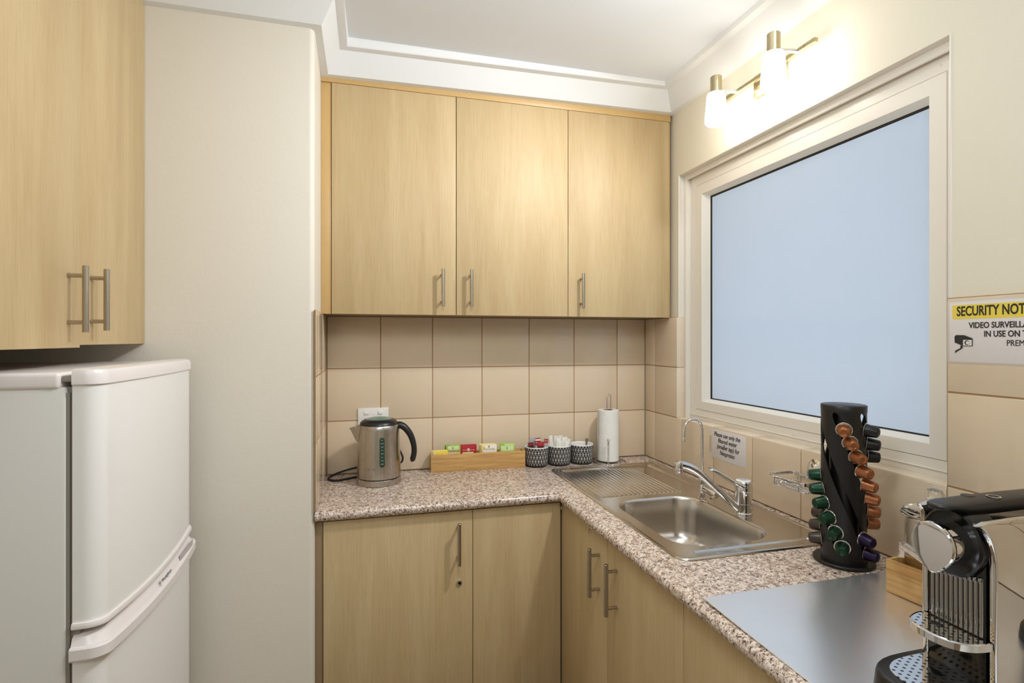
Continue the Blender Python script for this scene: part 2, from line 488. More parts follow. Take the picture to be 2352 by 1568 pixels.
# left stub wall with a rounded arris (faces the camera, then turns to the back wall)
b = bmesh.new()
xs = SX - .006
arc = [(xs - .016 + .016 * sin(radians(a)), WY + .016 - .016 * cos(radians(a))) for a in range(0, 91, 10)]
prism(b, [(LX, WY)] + arc + [(xs, BY + .01), (LX, BY + .01)], 0, CEIL)
struct('wall_left', b, M['paint_grey'])
b = bmesh.new(); box(b, LX - .1, LX, YB, WY, 0, CEIL); struct('wall_fridge_side', b, M['paint_grey'])
b = bmesh.new(); box(b, LX - .1, 1.5, YB - .1, YB, 0, CEIL); struct('wall_rear', b, M['paint_cream'])

# ---------------------------------------------------------------- tiles (each wall's tiling is one mesh on a grout bed)
def tiles(name, rects, to3d, parent, th=0.007, gap=0.0016):
    """rects: (u0,u1,v0,v1) in the wall plane; to3d(u,v,d) gives the point d metres behind the glazed face"""
    bm = bmesh.new(); g = bmesh.new()
    for (u0, u1, v0, v1) in rects:
        t = bmesh.new(); bmesh.ops.create_cube(t, size=1)
        for v in t.verts:
            v.co = Vector((u0 + gap + (v.co.x + .5) * (u1 - u0 - 2 * gap), v0 + gap + (v.co.y + .5) * (v1 - v0 - 2 * gap), (v.co.z + .5) * th))
        bmesh.ops.bevel(t, geom=[e for e in t.edges if all(q.co.z < 1e-6 for q in e.verts)], offset=0.0014, segments=2, profile=0.5, affect='EDGES')
        for v in t.verts: v.co = Vector(to3d(v.co.x, v.co.y, v.co.z))
        bmesh.ops.recalc_face_normals(t, faces=t.faces[:]); merge(bm, t)
        t = bmesh.new(); bmesh.ops.create_cube(t, size=1)
        for v in t.verts: v.co = Vector(to3d(u0 + (v.co.x + .5) * (u1 - u0), v0 + (v.co.y + .5) * (v1 - v0), .0016 + (v.co.z + .5) * (th - .0020)))
        bmesh.ops.recalc_face_normals(t, faces=t.faces[:]); merge(g, t)
    o = obj(name, bm, M['tile'], parent, angle=60); obj('grout', g, M['grout'], parent)
    return o
ZR = [0.902, 1.1025, 1.3016, 1.501]
cb = [SX, 0.057, 0.257, 0.457, 0.657, 0.857, 1.057, RX]
tiles('glazed_tiles', [(cb[i], cb[i + 1], ZR[j], ZR[j + 1]) for i in range(7) for j in range(3)],
      lambda u, v, d: (u, BY + d, v), wall_back)
cr = [BY, 2.069, 1.869, 1.669, 1.469, 1.269, 1.069, 0.869, 0.669, 0.469, 0.269, 0.069, -0.131, -0.331]
R_ = [(cr[i + 1], cr[i], ZR[0], ZR[1]) for i in range(len(cr) - 1)]
for j in (1, 2):
    R_ += [(2.069, BY, ZR[j], ZR[j + 1]), (NY1, 2.069, ZR[j], ZR[j + 1])]
    R_ += [(cr[i + 1], cr[i], ZR[j], ZR[j + 1]) for i in range(7, len(cr) - 1)]
tiles('glazed_tiles', R_, lambda u, v, d: (RX + d, u, v), wall_right, th=0.0098)
tiles('glazed_tiles', [(1.702, 1.74, ZR[j], ZR[j + 1]) for j in range(3)] + [(1.74, 1.94, ZR[j], ZR[j + 1]) for j in range(3)] + [(1.94, BY, ZR[j], ZR[j + 1]) for j in range(3)],
      lambda u, v, d: (SX - d, u, v), bpy.data.objects['wall_left'], th=0.006)

# ---------------------------------------------------------------- cornice and ceiling border
def sweep(bm, path, prof, closed=False):
    """path: (x, y, z) corners; prof: (out, up); 'out' is to the right hand side of travel"""
    n = len(path); loops = []
    for i in range(n):
        x, y, z = path[i]; p = Vector((x, y)); ds = []
        if i > 0: ds.append((p - Vector(path[i - 1][:2])).normalized())
        if i < n - 1: ds.append((Vector(path[i + 1][:2]) - p).normalized())
        ns = [Vector((d.y, -d.x)) for d in ds]
        m = ns[0] if len(ns) == 1 else (ns[0] + ns[1]) / (1 + ns[0].dot(ns[1]))
        loops.append([(x + m.x * o_, y + m.y * o_, min(z + u_, CEIL + .002) if u_ > .05 else z + u_) for o_, u_ in prof])
    loft(bm, loops, True, True); return bm
b = bmesh.new()
sweep(b, [(-1.0, WY, 2.334), (xs, WY, 2.335), (SX - .002, 1.946, 2.305), (PX, 1.946, 2.318), (PX, YB, 2.320)],
      [(-.003, -.001), (0.021, 0.002), (0.024, .006), (0.058, .066), (.061, .070), (0.084, .072), (0.087, .076), (.090, .100), (-.003, .100)])
struct('trim_1', b, M['cornice_white'])

# ---------------------------------------------------------------- window
win = struct('window_1')
FX = 1.245
b = bmesh.new()          # pale sill tiles and the tiled left reveal
for i in range(3, 9):
    y1, y0 = min(cr[i - 2], NY1), max(cr[i - 1], NY0)
    if y1 - y0 > .01: box(b, RX + .0004, FX + .02, y0 + .0006, y1 - .0006, 1.0925, 1.1035, .0012)
obj('sill', b, M['tile_pale'], win)
b = bmesh.new()
for j in (1, 2): box(b, RX + .0004, 1.2245, NY1 - .004, NY1 + .006, ZR[j] + .001, ZR[j + 1] - .001, .0012)
obj('reveal_tiles', b, M['tile_pale'], win)
b = bmesh.new()          # plaster reveals: left jamb, its step, soffit with bead
box(b, PX + .0006, 1.2245, NY1 - .0008, NY1 + .004, 1.501, NZ1); box(b, 1.2245, 1.30, 1.887, NY1 + .004, 1.10, NZ1, .002)
box(b, PX + .0006, 1.30, NY0 - .006, NY0 + .0008, 1.10, NZ1)
for yy in (NY0 - .0005, NY1 + .0005): tube(b, [(PX + .0028, yy, 1.5), (PX + .0028, yy, NZ1)], .0042, 12)
box(b, PX + .0008, 1.226, NY0, NY1, NZ1 - .0008, NZ1 + .004)
box(b, 1.226, 1.235, NY0, 1.887, NZ1 - .018, NZ1 + .004, .003); tube(b, [(1.230, NY0, NZ1 - .017), (1.230, 1.887, NZ1 - .017)], .0045, 10)
box(b, 1.233, 1.30, NY0, 1.887, NZ1 - .014, NZ1 + .004)
obj('reveal', b, M['frame'], win)
def ring_loops(y0, y1, z0, z1, x): return [(x, y0, z0), (x, y1, z0), (x, y1, z1), (x, y0, z1)]
b = bmesh.new()          # outer frame and sash
O0 = ring_loops(.872, 1.887, 1.100, 2.050, FX + .004)
loft(b, [ring_loops(.872, 1.887, 1.100, 2.050, 1.30), O0, ring_loops(.874, 1.885, 1.102, 2.048, FX), ring_loops(.905, 1.851, 1.141, 2.010, FX),
         ring_loops(.907, 1.849, 1.143, 2.008, FX + .003), ring_loops(.908, 1.848, 1.144, 2.007, FX - .001), ring_loops(.9455, 1.8145, 1.1745, 1.970, FX - .001),
         ring_loops(.947, 1.813, 1.176, 1.9685, FX + .001)], False, False)
box(b, FX - .004, FX + .004, .88, 1.885, 1.118, 1.1205, .0008)
obj('frame', b, M['frame'], win, angle=20)
b = bmesh.new()          # sloping white glazing bead
loft(b, [ring_loops(.947, 1.813, 1.176, 1.9685, FX + .0005), ring_loops(.957, 1.7885, 1.187, 1.9575, FX + .021)], False, False)
obj('glazing_bead', b, M['frame_in'], win, angle=20)
b = bmesh.new()
loft(b, [ring_loops(.9565, 1.789, 1.1865, 1.958, FX + .0205), ring_loops(.963, 1.780, 1.191, 1.9505, FX + .022)], False, False)
obj('gasket', b, M['gasket'], win, angle=20)
b = bmesh.new(); box(b, FX + .0225, FX + .0285, .955, 1.79, 1.185, 1.960); obj('glass_pane', b, M['frosted'], win)
for (y, z) in [(.921, 2.028), (.893, 1.99), (.893, 1.54), (1.86, 1.905), (1.868, 1.17), (1.845, 1.128), (1.35, 1.128), (.893, 1.128), (1.87, 1.55)]:
    s = bmesh.new(); lathe(s, [(.0032, 0), (.003, .001), (.0014, .0018), (.0013, .001), (0, .001)], seg=14, mx=frame((FX - .0002, y, z), (0, 1, 0), (-1, 0, 0)))
    obj('rivet', s, M['frame'], win)

# ================================================================ WALL LIGHT
wl = thing('wall_light', 'two-lamp wall light with glowing opal shades on the wall above the window', 'wall light', (PX, 1.38, 2.21))
b = bmesh.new(); box(b, PX - .012, PX, 1.325, 1.460, 2.175, 2.245, .002); obj('backplate', b, M['brass_nickel'], wl)
b = bmesh.new(); box(b, PX - .034, PX - .022, 1.195, 1.625, 2.216, 2.228, .001); box(b, PX - .024, PX - .010, 1.36, 1.40, 2.214, 2.230, .001); obj('rail', b, M['brass_nickel'], wl)
for li, ly in enumerate((1.525, 1.268)):
    lx = RX - .092
    b = bmesh.new(); tube(b, [(lx, ly, 2.221), (PX - .026, ly - .012, 2.221)], .0065, 14); obj('arm', b, M['chrome'], wl)
    b = bmesh.new(); lathe(b, [(0, .052), (.0160, .052), (.0180, .050), (.0180, -.002), (0, -.002)], (lx, ly, 2.214), 32); k = obj('socket', b, M['brass_nickel'], wl)
    b = bmesh.new(); lathe(b, [(0, 2.2135), (.020, 2.2130), (.0262, 2.2100), (.0285, 2.203), (.0312, 2.17), (.0345, 2.13), (.0342, 2.118), (.030, 2.1115), (0, 2.110)], (lx, ly, 0), 36)
    obj('shade', b, M['shade_%d' % li], wl)

# ================================================================ CABINETS
def handle(parent, x, y, z0, z1, out, name='handle'):
    """bar handle: (x,y) on the door face, out = unit direction off the face"""
    bm = bmesh.new(); ox, oy = out; L = .031
    mx = Matrix.Translation((x + ox * L, y + oy * L, z0))
    h = z1 - z0; lathe(bm, [(0, 0), (.0052, 0), (.006, .0008), (.006, h - .0008), (.0052, h), (0, h)], seg=20, mx=mx)
    zc = (z0 + z1) / 2
    for s in (-1, 1):
        lathe(bm, [(0, 0), (.0044, 0), (.0044, L), (0, L)], seg=16, mx=frame((x, y, zc + s * .048), (0, 0, 1), (ox, oy, 0)))
    return obj(name, bm, M['nickel'], parent)

# --- wall cabinet above the worktop
wc = thing('wall_cabinet', 'three-door pale maple wall cabinet above the tiled splashback', 'cabinet', (.53, BY, 1.5))
b = bmesh.new(); box(b, SX + .001, 1.187, 1.9645, BY - .0005, 1.502, 2.30); obj('carcass', b, M['carcass'], wc)
b = bmesh.new(); box(b, SX - .0056, 1.1895, 1.9435, 1.9640, 2.2905, 2.320, .0006); obj('top_rail', b, M['laminate_edge'], wc)
for xa, xb, ya in ((SX - .0056, -.1125, 1.9505), (1.1835, 1.1895, 1.9485)):
    b = bmesh.new(); box(b, xa, xb, ya, 1.9640, 1.5005, 2.290, .0006); obj('filler_strip', b, M['laminate_edge'], wc)
for x0, x1, hx in ((-.1107, .3163, .2662), (.3188, .7480, .3685), (.7505, 1.182, .7995)):
    b = bmesh.new(); box(b, x0, x1, 1.945, 1.963, 1.5005, 2.2895, .0008); d = obj('door', b, M['laminate'], wc)
    handle(d, hx, 1.945, 1.5305, 1.6635, (0, -1))

# --- cabinet over the fridge, on the left
fc = thing('wall_cabinet', 'tall pale maple wall cabinet above the white fridge', 'cabinet', (-.8, 1.35, 1.4))
DX = -.587
b = bmesh.new(); box(b, LX + .002, DX - .020, .996, WY - .001, 1.402, CEIL - .001); obj('carcass', b, M['carcass'], fc)
for y0, y1, hy, zb, dx in ((1.0, 1.3512, 1.3025, 1.396, .0015), (1.3528, WY - .0015, 1.4005, 1.4015, 0)):
    b = bmesh.new(); box(b, DX - .018 + dx, DX + dx, y0, y1, zb, CEIL - .003, .0008); d = obj('door', b, M['laminate'], fc)
    handle(d, DX + dx, hy, 1.4275 if hy < 1.35 else 1.4325, 1.5645 if hy < 1.35 else 1.5695, (1, 0))

# --- base cabinets
FYD, FXD = 1.725, .640     # door faces of the back run and of the right run
bc = thing('base_cabinet', 'maple base cabinet with round key lock under the kettle worktop', 'cabinet', (.25, 1.93, 0))
b = bmesh.new(); box(b, SX + .001, FXD + .02, FYD + .0195, BY - .002, .10, .863); box(b, SX + .001, FXD + .06, FYD + .06, BY - .002, 0, .10); obj('carcass', b, M['carcass'], bc)
b = bmesh.new(); box(b, SX - .0056, -.1245, FYD + .004, FYD + .019, .10, .862, .0006); obj('filler_strip', b, M['carcass'], bc)
b = bmesh.new(); box(b, -.1225, .3348, FYD, FYD + .018, .115, .862, .0008); d = obj('door', b, M['laminate'], bc)
handle(d, .2868, FYD, .698, .831, (0, -1))
k = bmesh.new(); lathe(k, [(0, .0035), (.0045, .0035), (.005, .0045), (.0085, .004), (.0098, .002), (.010, 0)], seg=28, mx=frame((.2915, FYD, .632), (1, 0, 0), (0, -1, 0)))
kl = obj('key_lock', k, M['chrome'], d)
k = bmesh.new(); lathe(k, [(0, .0042), (.0052, .0042), (.0054, .0030)], seg=24, mx=frame((.2915, FYD, .632), (1, 0, 0), (0, -1, 0))); box(k, .2907, .2923, FYD - .0050, FYD - .004, .629, .635)
obj('keyhole', k, M['black_gloss'], d)
b = bmesh.new(); box(b, .3368, .6368, FYD, FYD + .018, .115, .862, .0008); obj('door', b, M['laminate'], bc)

sc_ = thing('base_cabinet', 'maple base cabinet with two facing bar handles under the sink', 'cabinet', (.9, 1.36, 0))
b = bmesh.new(); box(b, FXD + .0195, 1.19, .997, FYD - .001, .10, .70); box(b, FXD + .06, 1.19, .997, FYD - .001, 0, .10); obj('carcass', b, M['carcass'], sc_)
for y0, y1, hy in ((1.3652, 1.7215, 1.4156), (.9970, 1.3630, 1.3060)):
    b = bmesh.new(); box(b, FXD, FXD + .018, y0, y1, .115, .862, .0008); d = obj('door', b, M['laminate'], sc_)
    handle(d, FXD, hy, .687, .8235, (-1, 0))
for y in (1.700, 1.473):
    b = bmesh.new(); box(b, FXD - .002, FXD + .004, y - .006, y + .006, .853, .864, .0008); tube(b, [(FXD - .002, y, .856), (FXD - .009, y, .856), (FXD - .009, y, .846)], .0022, 8)
    obj('door_catch', b, M['chrome'], sc_)
rc = thing('base_cabinet', 'maple base cabinet in the right foreground under the steel sheet', 'cabinet', (.9, .62, 0))
b = bmesh.new(); box(b, FXD + .0195, 1.19, -.30, .9955, .10, .863); box(b, FXD + .06, 1.19, -.30, .9955, 0, .10); obj('carcass', b, M['carcass'], rc)
for y0, y1 in ((.52, .9950), (-.30, .5175)):
    b = bmesh.new(); box(b, FXD, FXD + .018, y0, y1, .115, .862, .0008); obj('door', b, M['laminate'], rc)

# ================================================================ WORKTOP (one L shaped mesh with the sink cut-out)
ZT, ZB = .9, .867
wt = thing('worktop', 'L-shaped pink and brown speckled granite-look worktop', 'worktop', (.5, 1.9, ZT))
fx, fy = .622, 1.703       # outermost front of the two legs
ri = .018                  # where the roll begins behind the front
sx0, sx1, sy0, sy1 = .72, 1.15, 1.12, 2.005    # cut-out under the sink
b = bmesh.new()
def quad(bm, pts): bm.faces.new([bm.verts.new(p) for p in pts])
def rect(x0, x1, y0, y1): quad(b, [(x0, y0, ZT), (x1, y0, ZT), (x1, y1, ZT), (x0, y1, ZT)])
YE = -.32
rect(SX - .0056, fx + ri, fy + ri, BY); rect(fx + ri, sx0, YE, BY); rect(sx1, RX + .004, YE, BY)
rect(sx0, sx1, YE, sy0); rect(sx0, sx1, sy1, BY)
prof = []
for k in range(0, 11):
    a = radians(90 + 18 * k); prof.append((ri + ri * cos(a), (ZT + ZB) / 2 + (ZT - ZB) / 2 * sin(a)))
prof = [(p[0], p[1]) for p in prof] + [(ri + .02, ZB)]
# front roll swept along the L; travel from the left end to the corner, then towards the camera
loops = []
for (px, py, nx, ny) in ((SX - .0056, fy, 0, 1), (fx, fy, 1, 1), (fx, YE, 1, 0)):
    loops.append([(px + nx * o_, py + ny * o_, z) for o_, z in prof])
loft(b, loops, False, False, closed=False)
obj('slab', b, M['granite'], wt, angle=50)
# ================================================================ SINK
sk = thing('kitchen_sink', 'stainless steel sink with ribbed drainboard and one bowl set in the worktop', 'sink', (.93, 1.56, ZT))
ox0, ox1, oy0, oy1 = .700, 1.162, 1.100, 2.022
DZ = ZT + .0030            # deck height
outer = rrect(ox0, ox1, oy0, oy1, .030, 8)
def ins(d, z): return [(x, y, z) for x, y in rrect(ox0 + d, ox1 - d, oy0 + d, oy1 - d, max(.030 - d, .004), 8)]
b = bmesh.new()
loft(b, [ins(0, ZT + .0002), ins(.0008, ZT + .0035), ins(.003, ZT + .0052), ins(.0065, ZT + .0056), ins(.0105, ZT + .0050), ins(.0135, DZ)], False, False)
bowlR = (.742, 1.036, 1.166, 1.568); drR = (.7300, 1.118, 1.602, 1.992)
def flat_with_holes(bm, outer, holes, z):
    t = bmesh.new(); es = []
    for L in [outer] + holes:
        vsx = [t.verts.new((p[0], p[1], z)) for p in L]
        for i in range(len(vsx)): es.append(t.edges.new((vsx[i], vsx[(i + 1) % len(vsx)])))
    bmesh.ops.triangle_fill(t, edges=es, use_beauty=True, use_dissolve=False)
    for f in t.faces:
        if f.normal.z < 0: f.normal_flip()
    merge(bm, t)
holeB = rrect(*bowlR, .085, 14); holeD = rrect(*drR, .022, 8); slotR = (.76, 1.10, 1.116, 1.148); holeS = rrect(*slotR, .008, 6)
flat_with_holes(b, [(p[0], p[1]) for p in ins(.0135, 0)], [holeB, holeD, holeS], DZ)
# shallow ledge at the near end
def sink_ring(R, r, n, steps):
    return [[(x, y, z) for x, y in rrect(R[0] + d, R[1] - d, R[2] + d, R[3] - d, max(r - d, .003), n)] for d, z in steps]
loft(b, sink_ring(slotR, .008, 6, [(0, DZ), (.004, DZ - .003), (.006, DZ - .0035)]), False, True)
obj('rim', b, M['steel'], sk, angle=40)
# drainboard: recessed tray with raised ribs running along it
b = bmesh.new()
loft(b, sink_ring(drR, .022, 8, [(0, DZ), (.003, DZ - .0012), (.009, DZ - .0055), (.011, DZ - .0060)]), False, False)
flat_with_holes(b, rrect(drR[0] + .011, drR[1] - .011, drR[2] + .011, drR[3] - .011, .011, 8), [], DZ - .0060)
n_rib, rx0, pitch = 18, .7485, .01655
for i in range(n_rib):
    x = rx0 + i * pitch; y0, y1 = drR[2] + .0135, drR[3] - .022; L = []
    for k, (y, h) in enumerate(((y0, .0), (y0 + .003, .7), (y0 + .008, 1), (y1 - .010, 1), (y1 - .003, .6), (y1, 0))):
        L.append([(x + w * .0069, y, DZ - .0061 + .0040 * h * (1 - abs(w) ** 5)) for w in (-1, -.9, -.75, -.5, -.2, 0, .2, .5, .75, .9, 1)])
    loft(b, L, False, False, closed=False)
obj('drainboard', b, M['steel'], sk, angle=40)
b = bmesh.new()
steps = [(0, DZ), (.002, DZ - .0006), (.005, DZ - .003), (.0075, DZ - .009), (.012, DZ - .06), (.018, DZ - .105), (.024, DZ - .122), (.034, DZ - .135), (.050, DZ - .142), (.075, DZ - .145)]
loft(b, sink_ring(bowlR, .085, 14, steps), False, True)
obj('bowl', b, M['steel_bowl'], sk, angle=50)
b = bmesh.new(); lathe(b, [(0, .001), (.024, .001), (.034, .003), (.042, .0015), (.042, 0)], ((bowlR[0] + bowlR[1]) / 2, 1.367, DZ - .1448), 36); obj('drain', b, M['chrome'], sk)

# ================================================================ TAPS
mt = thing('mixer_tap', 'chrome single lever mixer tap with a long rising spout beside the sink bowl', 'tap', (1.073, 1.360, DZ))
tx, ty, tz = 1.073, 1.360, DZ
b = bmesh.new(); lathe(b, [(0, 0), (.0265, 0), (.0265, .003), (.0240, .0055), (.0240, .030), (.0235, .0305), (.0235, .032), (.0240, .0325), (.0240, .066), (.0232, .067), (.0232, .069), (.0240, .070), (.0236, .078), (0, .078)], (tx, ty, tz), 44); body = obj('body', b, M['chrome'], mt)
b = bmesh.new()
lathe(b, [(.0225, .076), (.0245, .080), (.0250, .088), (.0240, .094), (.0225, .0955), (.0205, .096)], (tx, ty, tz), 44)
pts = smooth_path([(tx - .012, ty, tz + .083), (tx - .030, ty, tz + .090), (tx - .055, ty + .002, tz + .106), (tx - .085, ty + .004, tz + .124), (tx - .108, ty + .005, tz + .134)], 6)
loops = []
for i, p in enumerate(pts):
    u = i / (len(pts) - 1); w = .0175 - .0055 * u; h = .0115 - .0050 * u
    loops.append([(p.x - .35 * h * sin(a), p.y + w * cos(a), p.z + h * sin(a)) for a in [2 * pi * k / 16 for k in range(16)]])
loft(b, loops, True, True)
lev = obj('lever', b, M['chrome'], mt, angle=50)
b = bmesh.new(); lathe(b, [(0, .0975), (.019, .0972), (.0206, .0962), (.0206, .0955)], (tx, ty, tz), 40); obj('cap_disc', b, M['ceramic'], lev)
b = bmesh.new()
for i in range(5): box(b, tx - .009 + i * .0045, tx - .0075 + i * .0045, ty - .010, ty + .010, tz + .0973, tz + .0976)
obj('cap_print', b, M['grey_ink'], lev)
b = bmesh.new()
tube(b, smooth_path([(tx - .016, ty + .001, tz + .013), (tx - .04, ty + .002, tz + .033), (tx - .09, ty + .004, tz + .078), (tx - .135, ty + .006, tz + .118), (tx - .158, ty + .0075, tz + .135), (tx - .180, ty + .009, tz + .146), (tx - .206, ty + .010, tz + .153)], 8), .0105, 20)
obj('spout', b, M['chrome'], mt)
b = bmesh.new(); lathe(b, [(0, -.022), (.0098, -.022), (.0105, -.020), (.0105, -.009), (.0122, -.007), (.0125, .006), (.011, .010), (.006, .0125), (0, .013)], (tx - .208, ty + .010, tz + .150), 28); obj('aerator', b, M['chrome'], mt)

ft = thing('filter_tap', 'small chrome swan neck filtered water tap behind the sink', 'tap', (1.043, 1.517, DZ))
qx, qy, qz = 1.043, 1.517, DZ
b = bmesh.new(); lathe(b, [(0, 0), (.0125, 0), (.0125, .003), (.0100, .0045), (.0100, .044), (.0095, .045), (.0095, .0465), (.0108, .0475), (.0108, .062), (.0090, .064), (.0060, .066), (0, .066)], (qx, qy, qz), 30); obj('body', b, M['chrome'], ft)
b = bmesh.new(); R = .0325; zt = 1.1265
pts = [(qx, qy, qz + .06), (qx, qy, 1.05), (qx, qy, zt)] + [(qx - R + R * cos(radians(a)), qy, zt + R * sin(radians(a))) for a in range(15, 166, 15)] + [(qx - 2 * R - .001, qy, zt - .012), (qx - 2 * R - .002, qy, 1.100)]
tube(b, pts, .0046, 16); obj('swan_neck', b, M['chrome'], ft)
b = bmesh.new(); lathe(b, [(0, -.012), (.0052, -.012), (.0056, 0), (.0052, .001), (0, .001)], (qx - 2 * R - .002, qy, 1.1005), 20); obj('nozzle', b, M['chrome'], ft)
b = bmesh.new(); lathe(b, [(0, 0), (.0100, 0), (.0104, .018), (.0097, .0185), (.0097, .0195), (.0104, .020), (.0108, .050), (.0098, .054), (0, .054)], seg=28, mx=frame((qx, qy - .009, qz + .031), (1, 0, 0), (0.15, -1, -.10))); obj('valve_knob', b, M['chrome'], ft)
b = bmesh.new(); tube(b, round_path([(qx + .006, qy - .055, qz + .026), (qx - .004, qy - .066, qz + .024), (qx - .018, qy - .070, qz + .022)], .004), .0035, 10); obj('lever', b, M['chrome'], ft)

# ================================================================ KETTLE
kx, ky = .0475, 2.008
kt = thing('electric_kettle', 'brushed steel electric kettle with black handle on the left of the worktop', 'kettle', (kx, ky, ZT))
b = bmesh.new(); lathe(b, [(0, 0), (.076, 0), (.0785, .0015), (.0785, .004), (.0775, .0185), (.0755, .0205), (0, .0205)], (kx, ky, ZT), 64); obj('power_base', b, M['steel_kettle'], kt)
b = bmesh.new(); lathe(b, [(0, .0205), (.0745, .0205), (.0745, .0235), (0, .0235)], (kx, ky, ZT), 64); obj('base_seam', b, M['black_plastic'], kt)
b = bmesh.new(); lathe(b, [(0, .0235), (.0755, .0235), (.0768, .025), (.0762, .06), (.0740, .13), (.0715, .195), (.0705, .206), (.0685, .2085), (.064, .2085)], (kx, ky, ZT), 72); kb = obj('body', b, M['steel_kettle'], kt)
b = bmesh.new(); lathe(b, [(.0675, .2085), (.0655, .2155), (.060, .2215), (.050, .2270), (.046, .2280)], (kx, ky, ZT), 60); lid = obj('lid', b, M['black_plastic'], kt)
b = bmesh.new(); lathe(b, [(.0462, .2279), (.036, .2315), (.018, .2345), (0, .2352)], (kx, ky, ZT), 48); obj('lid_window', b, M['lid_green'], lid)
b = bmesh.new()
for i in range(9):
    a = 2 * pi * i / 9
    s_ = bmesh.new(); box(s_, .010, .030, -.0011, .0011, 0, .0012); merge(b, s_, Matrix.Translation((kx, ky, ZT + .2334)) @ Matrix.Rotation(a, 4, 'Z') @ Matrix.Rotation(.13, 4, 'Y'))
obj('lid_print', b, M['white_ink'], lid)
# spout: a wedge on the left, open at the top
b = bmesh.new(); zt_, zb_ = ZT + .2075, ZT + .146
def body_r(z): return .0768 - (z - .025) * .0345
loops = []
for u in (0, .12, .25, .4, .6, .8, 1.0):
    z = zb_ + (zt_ - zb_) * u; out = .034 * u ** .75; wd = .002 + .022 * u ** .8; r = body_r(z - ZT) - .003
    L = []
    for w in (-1, -.75, -.45, -.2, 0, .2, .45, .75, 1):
        yy = w * wd; xx = -(sqrt(max(r * r - yy * yy, 0)) + out * (1 - abs(w) ** 1.4) + (.003 if abs(w) < 1 else 0)); zz = z - (.010 * u * (1 - abs(w)) if u == 1 else 0)
        L.append((kx + xx * .985 + .00, ky + yy - .012 * (-xx) / .1, zz))
    loops.append(L)
loft(b, loops, False, False, closed=False); obj('spout', b, M['steel_kettle'], kt, angle=60)
b = bmesh.new()
loft(b, [[(p[0] + .0022, p[1], p[2] - .0012) for p in loops[-1]], [(kx - .064, p[1], ZT + .207) for p in loops[-1]]], False, False, closed=False); obj('spout_opening', b, M['black_gloss'], kt, angle=60)
# handle
b = bmesh.new()
hp = smooth_path([(.060, .0, .200), (.075, -.002, .202), (.092, -.005, .192), (.111, -.008, .166), (.122, -.010, .132), (.124, -.011, .104), (.119, -.012, .080), (.114, -.012, .070)], 6)
loops = []
for i, p in enumerate(hp):
    u = i / (len(hp) - 1); q = hp[min(i + 1, len(hp) - 1)] - hp[max(i - 1, 0)]; q.normalize()
    th = .0165 if u < .12 else (.0165 - .004 * min(1, (u - .12) * 2)); th *= (1 - .55 * max(0, (u - .88) / .12)); wy = .013 * (1 - .5 * max(0, (u - .88) / .12))
    nx_, nz_ = -q.z, q.x
    loops.append([(kx + p.x + nx_ * th * cos(a) * .8, ky + p.y + wy * sin(a), ZT + p.z + nz_ * th * cos(a) * .8) for a in [2 * pi * k / 20 for k in range(20)]])
loft(b, loops, True, True); obj('handle', b, M['black_plastic'], kt, angle=60)
# gauge window on the body, a little right of the side that looks at the camera
ga = radians(-83)
def on_body(a, z, off=.0): r = body_r(z) + off; return (kx + r * cos(a), ky + r * sin(a), ZT + z)
def stadium(bm, hw, z0, z1, off, th):
    L = []
    for k in range(9): L.append((hw * cos(radians(180 * k / 8)), z1 - hw + hw * sin(radians(180 * k / 8))))
    for k in range(9): L.append((hw * cos(radians(180 + 180 * k / 8)), z0 + hw + hw * sin(radians(180 + 180 * k / 8))))
    front = [on_body(ga + x / .074, z, off) for x, z in L]; back = [on_body(ga + x / .074, z, off - th) for x, z in L]
    loft(bm, [back, front], False, True)
b = bmesh.new(); stadium(b, .0108, .0660, .1730, .0010, .003); gw = obj('gauge_frame', b, M['chrome'], kt, angle=40)
b = bmesh.new(); stadium(b, .0090, .0680, .1710, .0016, .003); obj('gauge_window', b, M['gauge'], gw, angle=40)
b = bmesh.new()
for i, w in enumerate((.0048, .004, .0026, .004, .0026, .004, .0048, .003)):
    zz = .080 + i * .0118; lo = [on_body(ga - w / .074, zz - .0005, .0019), on_body(ga + w / .074, zz - .0005, .0019), on_body(ga + w / .074, zz + .0005, .0019), on_body(ga - w / .074, zz + .0005, .0019)]
    b.faces.new([b.verts.new(p) for p in lo])
obj('gauge_marks', b, M['white_ink'], gw)
la = radians(-112)
b = text_bm('Breville', .0095, frame(on_body(la, .062, .0006), (-sin(la), cos(la), 0), (cos(la), sin(la), 0))); obj('lettering', b, M['grey_ink'], kb)
b = bmesh.new()
tube(b, smooth_path([(kx - .02, 2.081, .908), (-.02, 2.088, .9045), (-.07, 2.062, .9045), (-.108, 2.050, .9045), (-.130, 2.082, .9055), (-.112, 2.118, .910), (-.06, 2.136, .922), (0, 2.138, .931), (.07, 2.136, .933), (.125, 2.126, .936), (.139, 2.122, .955), (.128, 2.126, .985), (.10, 2.130, 1.03), (.080, 2.124, 1.070), (.068, 2.126, 1.084)], 8), .0036, 10)
obj('power_cord', b, M['black_rubber'], kt)
b = bmesh.new(); box(b, .052, .082, 2.118, 2.1465, 1.070, 1.098, .006); obj('plug', b, M['black_rubber'], kt)

po = thing('power_outlet', 'white double power outlet with two rocker switches on the tiles behind the kettle', 'power outlet', (.0295, BY, 1.114))
b = bmesh.new(); box(b, -.0275, .0865, BY - .0075, BY - .0002, 1.0785, 1.1495, .002, 2); obj('plate', b, M['white_plastic'], po)
for x in (.0035, .0555):
    b = bmesh.new(); box(b, x - .0105, x + .0105, BY - .0082, BY - .007, 1.1235, 1.1385, .0003); prism(b, rrect(x - .0075, x + .0075, -.0065, .0065, .0045, 6), 0, .0034, .0012, mx=frame((0, BY - .0075, 1.131), (1, 0, 0), (0, -1, 0))); obj('switch', b, M['white_plastic'], po)

